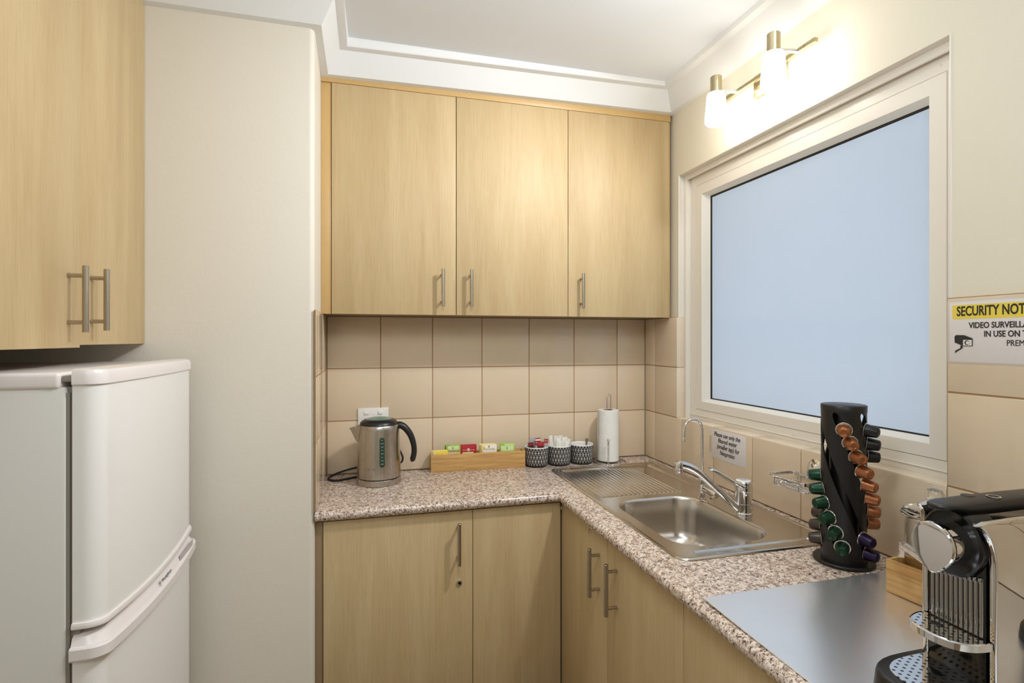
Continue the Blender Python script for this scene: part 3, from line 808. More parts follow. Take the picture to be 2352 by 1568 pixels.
# ================================================================ BAMBOO BOXES
def open_box(name, label, cat, loc, ang, L, W, H, th=.006):
    t = thing(name, label, cat, loc); t.rotation_euler = (0, 0, ang)
    b = bmesh.new(); box(b, 0, L, 0, th, 0, H, .0006); obj('front_panel', b, M['bamboo'], t, local=True)
    b = bmesh.new(); box(b, 0, L, W - th, W, 0, H, .0006); obj('back_panel', b, M['bamboo'], t, local=True)
    for x in (0, L - th):
        b = bmesh.new(); box(b, x, x + th, th, W - th, 0, H, .0006); obj('end_panel', b, M['bamboo'], t, local=True)
    b = bmesh.new(); box(b, th, L - th, th, W - th, .001, .005); obj('bottom', b, M['bamboo'], t, local=True)
    return t
tb = open_box('tea_box', 'long open bamboo box full of tea sachets beside the kettle', 'box', (.2435, 2.0905, ZT), radians(-1.1), .376, .054, .067)
def in_tea(x, y, z=0): 
    a = radians(-1.1); return Vector((.2435 + x * cos(a) - y * sin(a), 2.0905 + x * sin(a) + y * cos(a), ZT + z))

pk_cache = {}
def packet(label, x, y, w, h, z, tilt, mat, bands, text=None, roll=0.0, group=None):
    """a flat tea sachet standing in the box; bands: (u0,u1,v0,v1,material) printed areas on its face"""
    t = thing('tea_sachet', label, 'tea sachet', in_tea(x, y, z), group)
    t.rotation_euler = (radians(tilt), radians(roll), radians(-1.1))
    bm = bmesh.new(); nx_, nz_ = 12, 10; F = []; Bk = []
    for j in range(nz_ + 1):
        for i in range(nx_ + 1):
            u, v = i / nx_, j / nz_; e = min(u, 1 - u, v, 1 - v); d = .0032 * min(1, e / .22) ** .6 + .0004 + .0003 * sin(u * 19 + v * 7)
            F.append(bm.verts.new(((u - .5) * w, -d, v * h))); Bk.append(bm.verts.new(((u - .5) * w, d * .8, v * h)))
    W_ = nx_ + 1
    for j in range(nz_):
        for i in range(nx_):
            a = j * W_ + i; bm.faces.new((F[a], F[a + 1], F[a + W_ + 1], F[a + W_])); bm.faces.new((Bk[a + 1], Bk[a], Bk[a + W_], Bk[a + W_ + 1]))
    edge = [j * W_ for j in range(nz_ + 1)]
    for j in range(nz_):
        for k in (0, nx_):
            a, c = j * W_ + k, (j + 1) * W_ + k; bm.faces.new((F[a], F[c], Bk[c], Bk[a]))
    for i in range(nx_):
        for r in (0, nz_ * W_):
            a, c = r + i, r + i + 1; bm.faces.new((F[a], F[c], Bk[c], Bk[a]))
    bmesh.ops.recalc_face_normals(bm, faces=bm.faces[:])
    p = obj('wrapper', bm, mat, t, local=True, angle=60)
    for (u0, u1, v0, v1, m) in bands:
        q = bmesh.new(); n = 8; A = []
        for j in range(n + 1):
            for i in range(n + 1):
                u, v = u0 + (u1 - u0) * i / n, v0 + (v1 - v0) * j / n; e = min(u, 1 - u, v, 1 - v)
                d = .0032 * min(1, max(e, 0) / .22) ** .6 + .0004 + .0003 * sin(u * 19 + v * 7) + .00035
                A.append(q.verts.new(((u - .5) * w, -d, v * h)))
        for j in range(n):
            for i in range(n): a = j * (n + 1) + i; q.faces.new((A[a], A[a + 1], A[a + n + 2], A[a + n + 1]))
        obj('printed_panel', q, m, p, local=True)
    if text:
        body, size, v, m = text
        q = text_bm(body, size, Matrix.Translation((0, -.0043, v * h)) @ Matrix.Rotation(radians(90), 4, 'X')); obj('lettering', q, m, p, local=True)
    return t
m_yel = plain('yellow sachet', rgb(240, 212, 70), .35); m_cream = plain('cream sachet', rgb(240, 226, 160), .35); m_grn = plain('lime green sachet', rgb(164, 200, 82), .35)
m_dgrn = plain('leaf green print', rgb(88, 142, 52), .4); m_red = plain('red sachet', rgb(176, 36, 48), .35); m_wht = plain('white sachet', rgb(236, 234, 224), .4); m_lgrn = plain('pale green print', rgb(206, 226, 160), .4)
m_pink = plain('pale pink print', rgb(232, 190, 180), .4); m_tan = plain('pale tan print', rgb(226, 204, 150), .4)
packet('pale yellow tea sachet at the left end of the box, behind the bright yellow one', .035, .030, .058, .076, .0055, 4, m_cream, [(.05, .95, .55, .95, m_yel)])
packet('bright yellow tea sachet at the left front of the bamboo box', .040, .019, .058, .074, .0055, -3, m_yel, [(.02, .10, .05, .98, m_wht), (.74, .84, .68, .82, m_wht)])
packet('dark leaf green tea sachet behind the lime green one in the box', .090, .037, .066, .092, .0055, 3, m_grn, [(.0, .30, .80, 1, m_dgrn), (.8, .98, .4, .9, m_yel)])
packet('lime green tea sachet second from the left in the bamboo box', .090, .024, .058, .091, .0055, -2, m_grn, [(.08, .92, .50, .805, m_tan), (.14, .86, .82, .97, m_lgrn), (.42, .56, .84, .93, m_dgrn)], ('TWININGS', .0098, .755, M['ink']))
packet('back red tea sachet in the middle of the box', .148, .036, .066, .092, .0055, 4, m_red, [])
packet('front red tea sachet with pale crest in the middle of the box', .150, .023, .064, .090, .0055, -2, m_red, [(.12, .88, .775, .795, m_pink), (.42, .56, .74, .86, m_pink), (.12, .8, .1, .70, m_cream)])
packet('cream tea sachet at the back of the cream stack', .226, .038, .064, .092, .0055, 4, m_cream, [(0, .12, .1, .95, m_yel)])
packet('cream tea sachet in the middle of the cream stack', .229, .029, .064, .091, .0055, 1, m_cream, [(0, .1, .1, .95, m_tan)])
packet('cream tea sachet with orange fruit print at the front of the cream stack', .233, .019, .062, .089, .0055, -3, m_cream, [(.1, .96, .60, .97, m_wht), (.10, .24, .80, .93, plain('orange fruit print', rgb(236, 190, 90), .4)), (.42, .54, .86, .95, plain('brown crest print', rgb(176, 140, 60), .4))], ('TWININGS', .0088, .79, plain('gold print', rgb(190, 150, 60), .4)))
packet('pale green tea sachet at the right back of the box', .308, .033, .062, .091, .0055, 4, m_grn, [(.3, .98, .72, .97, m_lgrn)])
packet('bright green tea sachet at the right end of the bamboo box', .307, .019, .060, .081, .0055, -3, m_grn, [(.06, .94, .74, .98, m_lgrn), (.44, .60, .82, .94, m_dgrn)])

# ================================================================ THREE PATTERNED POTS
def pot(label, x, y):
    t = thing('patterned_pot', label, 'pot', (x, y, ZT), 'black and white triangle patterned pots')
    b = bmesh.new(); lathe(b, [(0, .0005), (.036, .0005), (.0415, .002), (.0445, .007), (.0465, .020), (.0478, .05), (.0485, .078)], seg=64); obj('glazed_wall', b, M['canister'], t, local=True, angle=60)
    b = bmesh.new(); lathe(b, [(.0485, .0775), (.0487, .0795), (.0478, .0808), (.0465, .0800), (.0455, .074), (.0435, .012), (.036, .006), (0, .006)], seg=64); obj('white_lining', b, M['ceramic'], t, local=True, angle=50)
    return t
C1, C2, C3 = (.6715, 2.098), (.7695, 2.099), (.8685, 2.100)
pot('black and white triangle patterned pot holding red and silver sachets, next to the tea box', *C1)
pot('black and white triangle patterned pot holding white paper sugar sticks, middle of three', *C2)
pot('black and white triangle patterned pot holding a spoon, next to the paper towel', *C3)
m_foil = plain('crinkled silver sachet', rgb(206, 204, 204), .3, .3, mottled=.15); m_dbrown = plain('dark brown sachet print', rgb(58, 30, 26), .4)
def stick(name, label, cat, c, dx, dy, w, h, yaw, tilt, roll, mats, group, z=.010):
    t = thing(name, label, cat, (c[0] + dx, c[1] + dy, ZT + z), group); t.rotation_euler = (radians(tilt), radians(roll), radians(yaw))
    bm = bmesh.new(); n = 10; L = []
    for j in range(n + 1):
        v = j / n; d = .0028 * min(1, min(v, 1 - v) / .12) + .0004
        L.append([(w / 2 * cos(a), d * sin(a), v * h) for a in [2 * pi * k / 12 for k in range(12)]])
    loft(bm, L, True, True); o = obj('wrapper', bm, mats[0], t, local=True, angle=60)
    for (v0, v1, m) in mats[1:]:
        q = bmesh.new(); L = []
        for j in range(5):
            v = v0 + (v1 - v0) * j / 4; d = .0028 * min(1, min(v, 1 - v) / .12) + .0008
            L.append([((w / 2 + .0003) * cos(a), d * sin(a), v * h) for a in [2 * pi * k / 12 for k in range(12)]])
        loft(q, L, False, False); obj('printed_band', q, m, o, local=True)
    return t
g1 = 'sachets in the left pot'
for lab, dx, dy, w, h, yaw, tl, rl, ms in [
    ('wide silver sachet standing at the back of the left pot', -.008, .020, .044, .104, 4, 3, 2, [m_foil, (.05, .35, m_red)]),
    ('dark brown sachet with dark red top at the left front of the pot', -.022, -.012, .024, .087, 8, -4, -3, [m_dbrown, (.84, .97, plain('dark red print', rgb(120, 24, 34), .4))]),
    ('silver sachet beside the dark brown one in the left pot', -.004, -.006, .018, .085, -6, -2, 5, [m_foil, (.86, .98, m_red)]),
    ('red sachet with white stripe upright in the left pot', .010, .008, .022, .101, 0, 2, -2, [m_red, (.90, .96, m_wht)]),
    ('red and dark brown sachet with orange arc at the front of the left pot', .010, -.020, .024, .089, -4, -5, 2, [m_dbrown, (.80, .98, m_red), (.66, .72, plain('orange print', rgb(214, 150, 90), .4)), (.45, .60, m_foil)]),
    ('slim silver and red sachet at the right of the left pot', .028, -.004, .014, .092, -10, -2, 7, [m_foil, (.88, .98, m_red)]),
    ('silver sachet with red tip leaning on the right rim of the left pot', .030, .010, .018, .098, 10, 3, 8, [m_foil, (.86, .98, m_red)])]:
    stick('drink_sachet', lab, 'sachet', C1, dx, dy, w, h, yaw, tl, rl, ms, g1)
g2 = 'white sugar sticks in the middle pot'
for lab, dx, dy, w, h, yaw, tl, rl in [
    ('tallest white sugar stick at the left of the middle pot', -.024, .004, .013, .112, 20, 2, -9), ('white sugar stick close behind the tallest one', -.016, .014, .013, .108, -25, 6, 4),
    ('white sugar stick leaning right out of the front left of the middle pot', -.020, -.012, .013, .100, 10, -4, 12), ('white sugar stick upright at the back centre of the middle pot', -.002, .020, .014, .108, 5, 6, 6),
    ('broad white sugar stick leaning right at the centre of the middle pot', .000, .000, .016, .103, -8, 0, 14), ('white sugar stick at the front centre of the middle pot', -.006, -.018, .013, .090, 18, -6, 8),
    ('white sugar stick leaning hard right in the middle pot', .010, .008, .014, .098, 0, 4, 20), ('short white sugar stick at the right front of the middle pot', .014, -.012, .013, .086, -12, -4, 12), ('thin white sugar stick poking up at the right of the middle pot', .026, .008, .009, .103, 30, 4, 2)]:
    stick('sugar_stick', lab, 'sugar stick', C2, dx, dy, w * 1.35, h, yaw, tl, rl, [m_wht], g2)
sp = thing('teaspoon', 'steel teaspoon with its handle end showing over the rim of the right pot', 'spoon', (C3[0] + .012, C3[1] - .008, ZT + .010))
b = bmesh.new(); loops = []
for z, w, d in ((0, .004, .002), (.006, .013, .003), (.020, .015, .003), (.034, .008, .0025), (.045, .003, .0022), (.062, .0032, .002), (.076, .0055, .0018), (.083, .0074, .0017), (.088, .0078, .0016), (.0915, .006, .0014)):
    loops.append([(w * cos(a) + z * .10, d * sin(a) + z * .02, z) for a in [2 * pi * k / 14 for k in range(14)]])
loft(b, loops, True, True); obj('handle_and_bowl', b, M['nickel'], sp, local=True, angle=60)

# ================================================================ PAPER TOWEL
px_, py_ = .9850, 2.078
ph = thing('paper_towel_holder', 'chrome wire paper towel stand in the worktop corner', 'paper towel holder', (px_, py_, ZT))
b = bmesh.new(); tube(b, [(px_ + .068 * cos(radians(a)), py_ + .068 * sin(radians(a)), ZT + .0035) for a in range(0, 360, 8)], .0032, 12, closed=True)
tube(b, [(px_ + .052 * cos(radians(a)) - .006, py_ + .052 * sin(radians(a)) - .006, ZT + .0035) for a in range(0, 360, 10)], .0028, 10, closed=True); obj('base_ring', b, M['chrome'], ph)
b = bmesh.new(); xh = px_ - .004
pts = [(xh - .0085, py_, ZT + .004), (xh - .0085, py_, ZT + .265)] + [(xh - .0085 * cos(radians(a)), py_, ZT + .272 + .0105 * sin(radians(a))) for a in range(0, 181, 20)] + [(xh + .0085, py_, ZT + .265), (xh + .0085, py_, ZT + .004)]
tube(b, pts, .0032, 12); obj('loop_post', b, M['chrome'], ph)
b = bmesh.new(); sxp, syp = px_ - .034, py_ - .059
tube(b, [(px_ + .02, py_ + .02, ZT + .004), (sxp + .004, syp + .006, ZT + .004)], .003, 10)
tube(b, round_path([(sxp + .004, syp + .006, ZT + .004), (sxp, syp, ZT + .004), (sxp, syp, ZT + .100)], .006), .003, 10); obj('side_post', b, M['chrome'], ph)
b = bmesh.new(); bmesh.ops.create_uvsphere(b, u_segments=18, v_segments=12, radius=.0062, matrix=Matrix.Translation((sxp, syp, ZT + .104))); obj('post_knob', b, M['chrome'], ph)
pr = thing('paper_towel_roll', 'white quilted paper towel roll on the chrome stand', 'paper towel', (px_ - .004, py_ + .003, ZT + .009))
b = bmesh.new(); lathe(b, [(.020, 0), (.0415, 0), (.0428, .0015), (.0428, .2085), (.0415, .210), (.020, .210)], (px_ - .004, py_ + .003, ZT + .009), 56); obj('roll', b, M['towel'], pr)
b = bmesh.new(); lathe(b, [(.0195, .2095), (.0200, .2105), (.0200, .0), (.0180, .0), (.0180, .2105), (.0195, .2105)], (px_ - .004, py_ + .003, ZT + .009), 30); obj('core', b, M['card'], pr)
b = bmesh.new(); cx_, cy_ = px_ - .004, py_ + .003
poly = [(cx_ + .0432 * cos(radians(a)), cy_ + .0432 * sin(radians(a))) for a in range(255, 150, -8)] + [(cx_ - .0475, cy_ + .006), (cx_ - .050, cy_ - .010)]
inner = [(x + .0006, y + .0006) for x, y in poly]
loft(b, [[(x, y, ZT + .011) for x, y in poly] , [(x, y, ZT + .217) for x, y in poly]], False, False, closed=False); obj('loose_sheet', b, M['towel'], pr, angle=60)

# ================================================================ NOTES ON THE WALL
def wall_frame(y, z): return frame((RX - .0017, y, z), (0, -1, 0), (-1, 0, 0))      # text runs towards the camera (-y)
wn_ = thing('paper_note', 'small laminated paper note in italics about filtered water, above the sink', 'note', (RX, 1.5885, 1.046))
b = bmesh.new(); box(b, RX - .0010, RX - .0002, 1.4965, 1.6795, .9945, 1.0970, .0002); pn = obj('sheet', b, M['paper'], wn_)
b = bmesh.new(); box(b, RX - .0011, RX - .0002, 1.6765, 1.6900, 1.015, 1.070); obj('tape', b, plain('clear yellowed tape', rgb(206, 186, 158), .2), pn)
for i, (ln, dy) in enumerate((('Please use only the', 0.003), ('filtered water', .001), ('(smaller tap) for', -.002), ('Nespresso', .001))):
    q = text_bm(ln, .0218, wall_frame(1.590 + dy, 1.0805 - i * .0205), shear=.22, bold=.00012 * 1, squeeze=.82); obj('lettering', q, M['ink'], pn)
ss = thing('security_sign', 'laminated security notice with yellow header on the tiles right of the window', 'sign', (RX, .77, 1.43))
b = bmesh.new(); box(b, RX - .0011, RX - .0002, .660, .8625, 1.3670, 1.4910, .0002); sh = obj('sheet', b, M['paper'], ss)
b = bmesh.new(); box(b, RX - .0007, RX - .0001, .655, .867, 1.3635, 1.4945, .0002); obj('plastic_sleeve', b, plain('clear sleeve over tile', rgb(214, 204, 192), .12), ss)
b = bmesh.new(); box(b, RX - .0014, RX - .0010, .668, .8565, 1.4555, 1.4845); obj('header_band', b, M['yellow_print'], sh)
q = text_bm('SECURITY NOTICE', .0275, wall_frame(.7740, 1.4705), bold=.0006, squeeze=.64); obj('lettering', q, M['ink'], sh)
for ln, yc, z in (('VIDEO SURVEILLANCE', .7600, 1.4415), ('IN USE ON THESE', .7455, 1.4240), ('PREMISES', .7310, 1.4060)):
    q = text_bm(ln, .0165, wall_frame(yc, z), bold=.0003 if 'M' not in ln else 0.0, squeeze=.78); obj('lettering', q, M['ink'], sh)
W = wall_frame(.8365, 1.4060); W.translation.x -= .0003
b = bmesh.new()
prism(b, [(-.015, .0135), (-.012, .0165), (.004, .0160), (.0195, .0095), (.0195, .0075), (.004, .0050), (.0005, -.0055), (-.0148, .0010)], 0, .0003, mx=W)
prism(b, [(-.0035, -.0050), (.0005, -.0060), (.0005, -.0105), (-.0115, -.0185), (-.0140, -.0215), (-.0140, -.0165), (-.0035, -.0105)], 0, .0003, mx=W)
cp = obj('camera_pictogram', b, M['ink'], sh)
b = bmesh.new(); prism(b, rrect(.0015, .0190, -.0055, .0070, .0015, 3), .0003, .0005, mx=W); obj('pictogram_front', b, M['paper'], cp)
b = bmesh.new(); prism(b, [(.0095 + .0048 * cos(a), .0006 + .0048 * sin(a)) for a in [2 * pi * k / 24 for k in range(24)]], .0005, .0007, mx=W)
for x0, x1, y0, y1 in ((.0010, .0195, .0065, .0075), (.0010, .0195, -.0062, -.0052), (.0185, .0195, -.006, .007), (.0008, .0018, -.006, .007)): prism(b, [(x0, y0), (x1, y0), (x1, y1), (x0, y1)], .0003, .0007, mx=W)
obj('pictogram_lens_rim', b, M['ink'], cp)
b = bmesh.new(); prism(b, [(.0108 + .0034 * cos(a), .0004 + .0034 * sin(a)) for a in [2 * pi * k / 24 for k in range(24)]], .0007, .0009, mx=W); obj('pictogram_lens', b, M['paper'], cp)

# ================================================================ WIRE SOAP RACK
sr = thing('soap_rack', 'chrome wire soap rack held by a suction cup on the tiles under the window', 'soap rack', (RX, 1.22, 1.03))
x0, x1, y0, y1 = 1.098, 1.180, 1.158, 1.285
b = bmesh.new(); tube(b, round_path([(x0, y0, 1.034), (x0, y1, 1.034), (x1, y1, 1.034), (x1, y0, 1.034)], .012, closed=True), .003, 10, closed=True, flat=(.0025, .009)); obj('top_rail', b, M['chrome'], sr)
b = bmesh.new()
tube(b, round_path([(x0 + .003, y0 + .003, 1.013), (x0 + .003, y1 - .003, 1.013), (x1 - .003, y1 - .003, 1.013), (x1 - .003, y0 + .003, 1.013)], .012, closed=True), .0018, 8, closed=True)
for i in range(4): x = x0 + .018 + i * .0155; tube(b, [(x, y0 + .004, 1.011), (x, y1 - .004, 1.011)], .0016, 8)
for x, y in ((x0 + .001, y0 + .02), (x0 + .001, y1 - .02), (x1 - .002, y0 + .02), (x1 - .002, y1 - .02)): tube(b, [(x, y, 1.013), (x, y, 1.034)], .0016, 8)
obj('wire_tray', b, M['chrome'], sr)
b = bmesh.new(); tube(b, round_path([(x1 - .002, 1.232, 1.030), (x1 - .002, 1.232, 1.052), (RX - .010, 1.222, 1.054)], .006), .002, 8); obj('hook', b, M['chrome'], sr)
b = bmesh.new(); lathe(b, [(.031, 0), (.0312, .002), (.026, .006), (.020, .008), (.0185, .012), (.012, .016), (0, .017)], seg=36, mx=frame((RX - .0005, 1.212, 1.054), (0, 1, 0), (-1, 0, 0))); obj('suction_cup', b, M['chrome'], sr)
# ================================================================ CAPSULE TOWER
ax_, ay_ = 1.069, 1.010
vd = Vector((ax_, ay_, 0)).normalized(); rt = Vector((vd.y, -vd.x, 0))
TW = radians(.51) * 991.9                     # twist in radians per metre of height
def col_angle(v0, z): return radians(.51) * (778.5 + (CAM_H - z) * 991.9 - v0)
def polar(a, r, z): d = -vd * cos(a) + rt * sin(a); return Vector((ax_, ay_, z)) + d * r
ct = thing('capsule_tower', 'black twisted coffee capsule tower standing in front of the window', 'capsule holder', (ax_, ay_, ZT))
RT = .0464
b = bmesh.new(); lathe(b, [(0, 0), (.0615, 0), (.0632, .002), (.0632, .006), (.061, .0082), (0, .0082)], (ax_, ay_, ZT), 60); obj('foot_disc', b, M['black_matte'], ct)
b = bmesh.new()
lathe(b, [(RT - .003, .0080), (RT + .001, .0080), (RT, .020), (RT, .028), (RT - .003, .028), (RT - .003, .0080)], (ax_, ay_, ZT), 60)
lathe(b, [(RT - .003, 1.247), (RT, 1.247), (RT + .0005, 1.2615), (RT - .001, 1.2632), (0, 1.2632), (0, 1.260), (RT - .003, 1.259), (RT - .003, 1.247)], (ax_, ay_, 0), 60)
lathe(b, [(0, .0081), (.029, .0081), (.029, .350), (0, .350)], (ax_, ay_, ZT), 36)
V0 = {'orange': 988, 'purple': 1129, 'green': 1270, 'brown': 1411, 'dark': 847}
for k, v0 in V0.items():
    loops = []
    for i in range(45):
        z = .922 + (1.250 - .922) * i / 44; ac = col_angle(v0, z) + radians(36); hw = radians(25)
        if z > 1.235: hw += radians(11) * ((z - 1.235) / .015) ** 2
        if z < .937: hw += radians(11) * ((.937 - z) / .015) ** 2
        A = [ac - hw + 2 * hw * q / 8 for q in range(9)]
        loops.append([polar(a, RT - .0006 * (1 - abs(q - 4) / 4), z) for q, a in enumerate(A)] + [polar(a, RT - .0030, z) for a in reversed(A)])
    loft(b, loops, True, True)
obj('twisted_tube', b, M['black_matte'], ct, angle=50)

CP = {}
def capsule(kind, mat, v, label):
    z = CAM_H - (v - 778.5) * (1.2542 - .055 * cos(radians(.51) * (v - V0[kind]))) / 1244.08
    a = radians(.51) * (v - V0[kind]); d = (polar(a, 1, 0) - polar(a, 0, 0)).normalized(); p = polar(a, .0450, z)
    if kind not in CP:
        t = thing('coffee_capsule', label, 'coffee capsule', p, kind)
        m = bmesh.new(); lathe(m, [(.0150, .0004), (.0146, .0012), (.0144, .004), (.0120, .0225), (.0112, .0245), (.0085, .0262), (.0060, .0268), (.0048, .0258), (0, .0256)], seg=32, mx=frame((0, 0, 0), (0, 0, 1), (1, 0, 0))); obj('cup', m, M[mat], t, local=True)
        m = bmesh.new(); lathe(m, [(0, -.0006), (.0165, -.0006), (.0170, 0), (.0165, .0007), (.0148, .0010), (.0148, .0005), (0, .0004)], seg=36, mx=frame((0, 0, 0), (0, 0, 1), (1, 0, 0))); obj('rim', m, M['foil'], t, local=True)
        CP[kind] = t
    else:
        t = copy_thing(CP[kind], p); t['label'] = label
    t.rotation_euler = (0, radians(6), atan2(d.y, d.x))
    t['group'] = {'orange': 'copper orange capsules on the tower', 'green': 'dark green capsules on the tower', 'dark': 'charcoal capsules on the tower', 'brown': 'grey brown capsules on the tower', 'purple': 'dark purple capsules on the tower'}[kind]
ORD = ['topmost', 'second from top', 'third from top', 'fourth from top', 'fifth from top', 'sixth from top', 'seventh from top', 'lowest']
for i, v in enumerate((990, 1019, 1049, 1080, 1109, 1137, 1164, 1190)): capsule('orange', 'pod_orange', v, 'copper orange coffee capsule, %s in the orange spiral' % ORD[i])
for i, v in enumerate((1096, 1129, 1162, 1197, 1231, 1264)): capsule('green', 'pod_green', v, 'dark green coffee capsule, %s in the green spiral' % (ORD[i] if i < 5 else 'lowest'))
for i, v in enumerate((985, 1014, 1041)): capsule('dark', 'pod_dark', v, 'charcoal coffee capsule at the upper right of the tower, %s' % ('topmost', 'middle one', 'lowest')[i])
for i, v in enumerate((1183, 1212, 1244)): capsule('brown', 'pod_brown', v, 'grey brown coffee capsule at the lower left of the tower, %s' % ('topmost', 'middle one', 'lowest')[i])
for i, v in enumerate((1234, 1264)): capsule('purple', 'pod_purple', v, 'dark purple coffee capsule at the lower right of the tower, %s' % ('upper one', 'lower one')[i])

# ================================================================ STEEL SHEET, BOX WITH TONGS, JAR
sh_ = thing('steel_sheet', 'flat brushed stainless steel sheet lying on the worktop in the right foreground', 'steel sheet', (.9, .55, ZT))
ZS = ZT + .0022
def curl(y): return .0042 * max(0, (y - .60) / .33) ** 2        # the thin sheet curls up a little towards its far edge
b = bmesh.new(); loops = []
for k in range(35):
    y = .10 + (.929 - .10) * k / 34; h = curl(y)
    loops.append([(.6405, y, ZT + .0003 + h), (.6405, y, ZS - .0006 + h), (.6412, y, ZS + h), (1.1885, y, ZS + h), (1.189, y, ZS - .0006 + h), (1.189, y, ZT + .0003 + h)])
loft(b, loops, True, True); obj('plate', b, M['steel_sheet'], sh_)
bb = open_box('storage_box', 'small bamboo box with steel tongs behind the coffee machine', 'box', (1.0165, .8600, ZS + .0029), atan2(-.992, .1265), .300, .058, .0655)
tg = thing('serving_tongs', 'polished steel tongs leaning out of the bamboo box', 'tongs', (1.045, .84, ZS + .006))
b = bmesh.new()
tube(b, [(1.0470, .8490, .9990), (1.0455, .8505, .985), (1.0440, .8500, .955), (1.0420, .8440, .9130)], .004, 16, flat=(.0135, .0022)); obj('arm', b, M['chrome'], tg, angle=40)
b = bmesh.new()
tube(b, [(1.0400, .8500, .9985), (1.0385, .8200, .9905), (1.0370, .7930, .9830), (1.0450, .6900, .9700)], .004, 16, flat=(.0022, .0100)); tube(b, [(1.0530, .8480, .9985), (1.0520, .8200, .9905), (1.0510, .7930, .9830), (1.0550, .6900, .9700)], .004, 16, flat=(.0022, .0100))
tube(b, [(1.0395, .8500, 1.0035), (1.0535, .8490, 1.0035)], .004, 12, flat=(.005, .0020)); tube(b, [(1.0465, .8500, 1.0030), (1.0450, .8200, .9950), (1.0440, .7930, .9875), (1.0500, .6900, .9745)], .004, 12, flat=(.0130, .0016))
obj('arm', b, M['chrome'], tg, angle=40)
jx, jy = 1.1315, .849
jr = thing('glass_jar', 'clear glass jar with a ball knob lid against the tiles behind the coffee machine', 'jar', (jx, jy, ZS + .0030))
b = bmesh.new(); lathe(b, [(0, .0003), (.047, .0003), (.0505, .004), (.0505, .125), (.0485, .135), (.0485, .140), (.0460, .140), (.0460, .133), (.0478, .123), (.0478, .008), (.045, .005), (0, .005)], (jx, jy, ZS + .0030), 56); obj('body', b, M['glass'], jr)
b = bmesh.new(); lathe(b, [(0, .138), (.045, .138), (.045, .1415), (.0565, .1420), (.0582, .145), (.0570, .149), (.0530, .152), (.0535, .155), (.0480, .160), (.030, .1655), (.012, .168), (.0075, .170), (.0075, .172), (.0135, .176), (.0168, .184), (.0165, .191), (.0125, .198), (.006, .2012), (0, .2018)], (jx, jy, ZS + .0030), 56); obj('lid', b, M['glass'], jr)

# ================================================================ COFFEE MACHINE
cx, cyy = .80, .571
cm = thing('coffee_machine', 'chrome and black capsule coffee machine in the right foreground', 'coffee machine', (.9, cyy, ZS))
ya, yb = .525, .617
b = bmesh.new()
def dshape(front, hw, back, n=14, p=2.6):
    out = [(back, cyy - hw), ]
    for k in range(n + 1):
        a = radians(-90 + 180 * k / n); c_, s_ = cos(a), sin(a)
        out.append((.775 - (.775 - front) * abs(c_) ** (2 / p), cyy + hw * (1 if s_ > 0 else -1) * abs(s_) ** (2 / p)))
    out.append((back, cyy + hw)); return out
Z0 = ZS + .0004
loft(b, [[(x, y, z) for x, y in dshape(f, h, 1.035)] for f, h, z in ((.684, .059, Z0), (.6825, .0605, Z0 + .003), (.688, .0575, .9445), (.690, .0565, .9470), (.6945, .054, .9480))], True, True)
obj('drip_tray', b, M['black_matte'], cm, angle=40)
def plate_obj(name, poly, z0, z1, mat):
    bm = bmesh.new(); prism(bm, [(x - .75, y - cyy) for x, y in poly], z0, z1, .0004, seg=1)
    o = obj(name, bm, mat, cm, local=True); bo = base_of(cm); o.location = (.75 - bo.x, cyy - bo.y, -bo.z); return o
dg_ = plate_obj('drip_grid', dshape(.7065, .0455, .815), .9475, .9492, M['grid_plate'])
b = bmesh.new(); lathe(b, [(0, .0007), (.0095, .0007), (.0105, .0004), (.0105, 0)], seg=30, mx=Matrix.Translation((.768, .576, .9491)) @ Matrix.Diagonal((.72, 1, 1, 1))); obj('drain_hole', b, M['black_gloss'], dg_)
b = bmesh.new(); box(b, cx, 1.030, ya + .008, yb - .008, .9475, 1.150, .001); obj('housing', b, M['black_gloss'], cm)
# fluted front of the column
b = bmesh.new(); n = 11; y0, y1 = ya + .0105, yb - .0105; wv = (y1 - y0) / n
for i in range(n):
    yc = y0 + wv * (i + .5); h = 1.072 + .022 * (1 - i / (n - 1)) if False else 1.092 - .010 * (i / (n - 1))
    tube(b, [(cx + .0010, yc, 1.013), (cx + .0010, yc, h)], wv * .43, 16)
    box(b, cx - .0035, cx + .001, yc - wv * .34, yc + wv * .34, h - .006, h + .001, .001)
obj('fluted_panel', b, M['gunmetal'], cm, angle=50)
# fold-down cup tray
def tray(f, hw): 
    out = []
    for k in range(25):
        a = radians(-90 + 180 * k / 24); out.append((cx - (cx - f) * abs(cos(a)) ** .8, cyy + hw * (1 if sin(a) > 0 else -1) * abs(sin(a)) ** .8))
    return out
b = bmesh.new()
loft(b, [[(x, y, z) for x, y in tray(f, h)] for f, h, z in ((.7485, .0455, 1.0005), (.7470, .0465, 1.0015), (.7470, .0465, 1.0105), (.7485, .0455, 1.0115), (.7495, .0447, 1.0105))], True, True); obj('cup_tray', b, M['chrome'], cm, angle=40)
ctg = plate_obj('cup_grid', tray(.7505, .0440), 1.0100, 1.0112, M['grid_plate'])
b = bmesh.new(); lathe(b, [(0, .0007), (.0085, .0007), (.0095, .0004), (.0095, 0)], seg=30, mx=Matrix.Translation((.781, .583, 1.0112)) @ Matrix.Diagonal((.65, 1, 1, 1))); obj('cup_hole', b, M['black_gloss'], ctg)
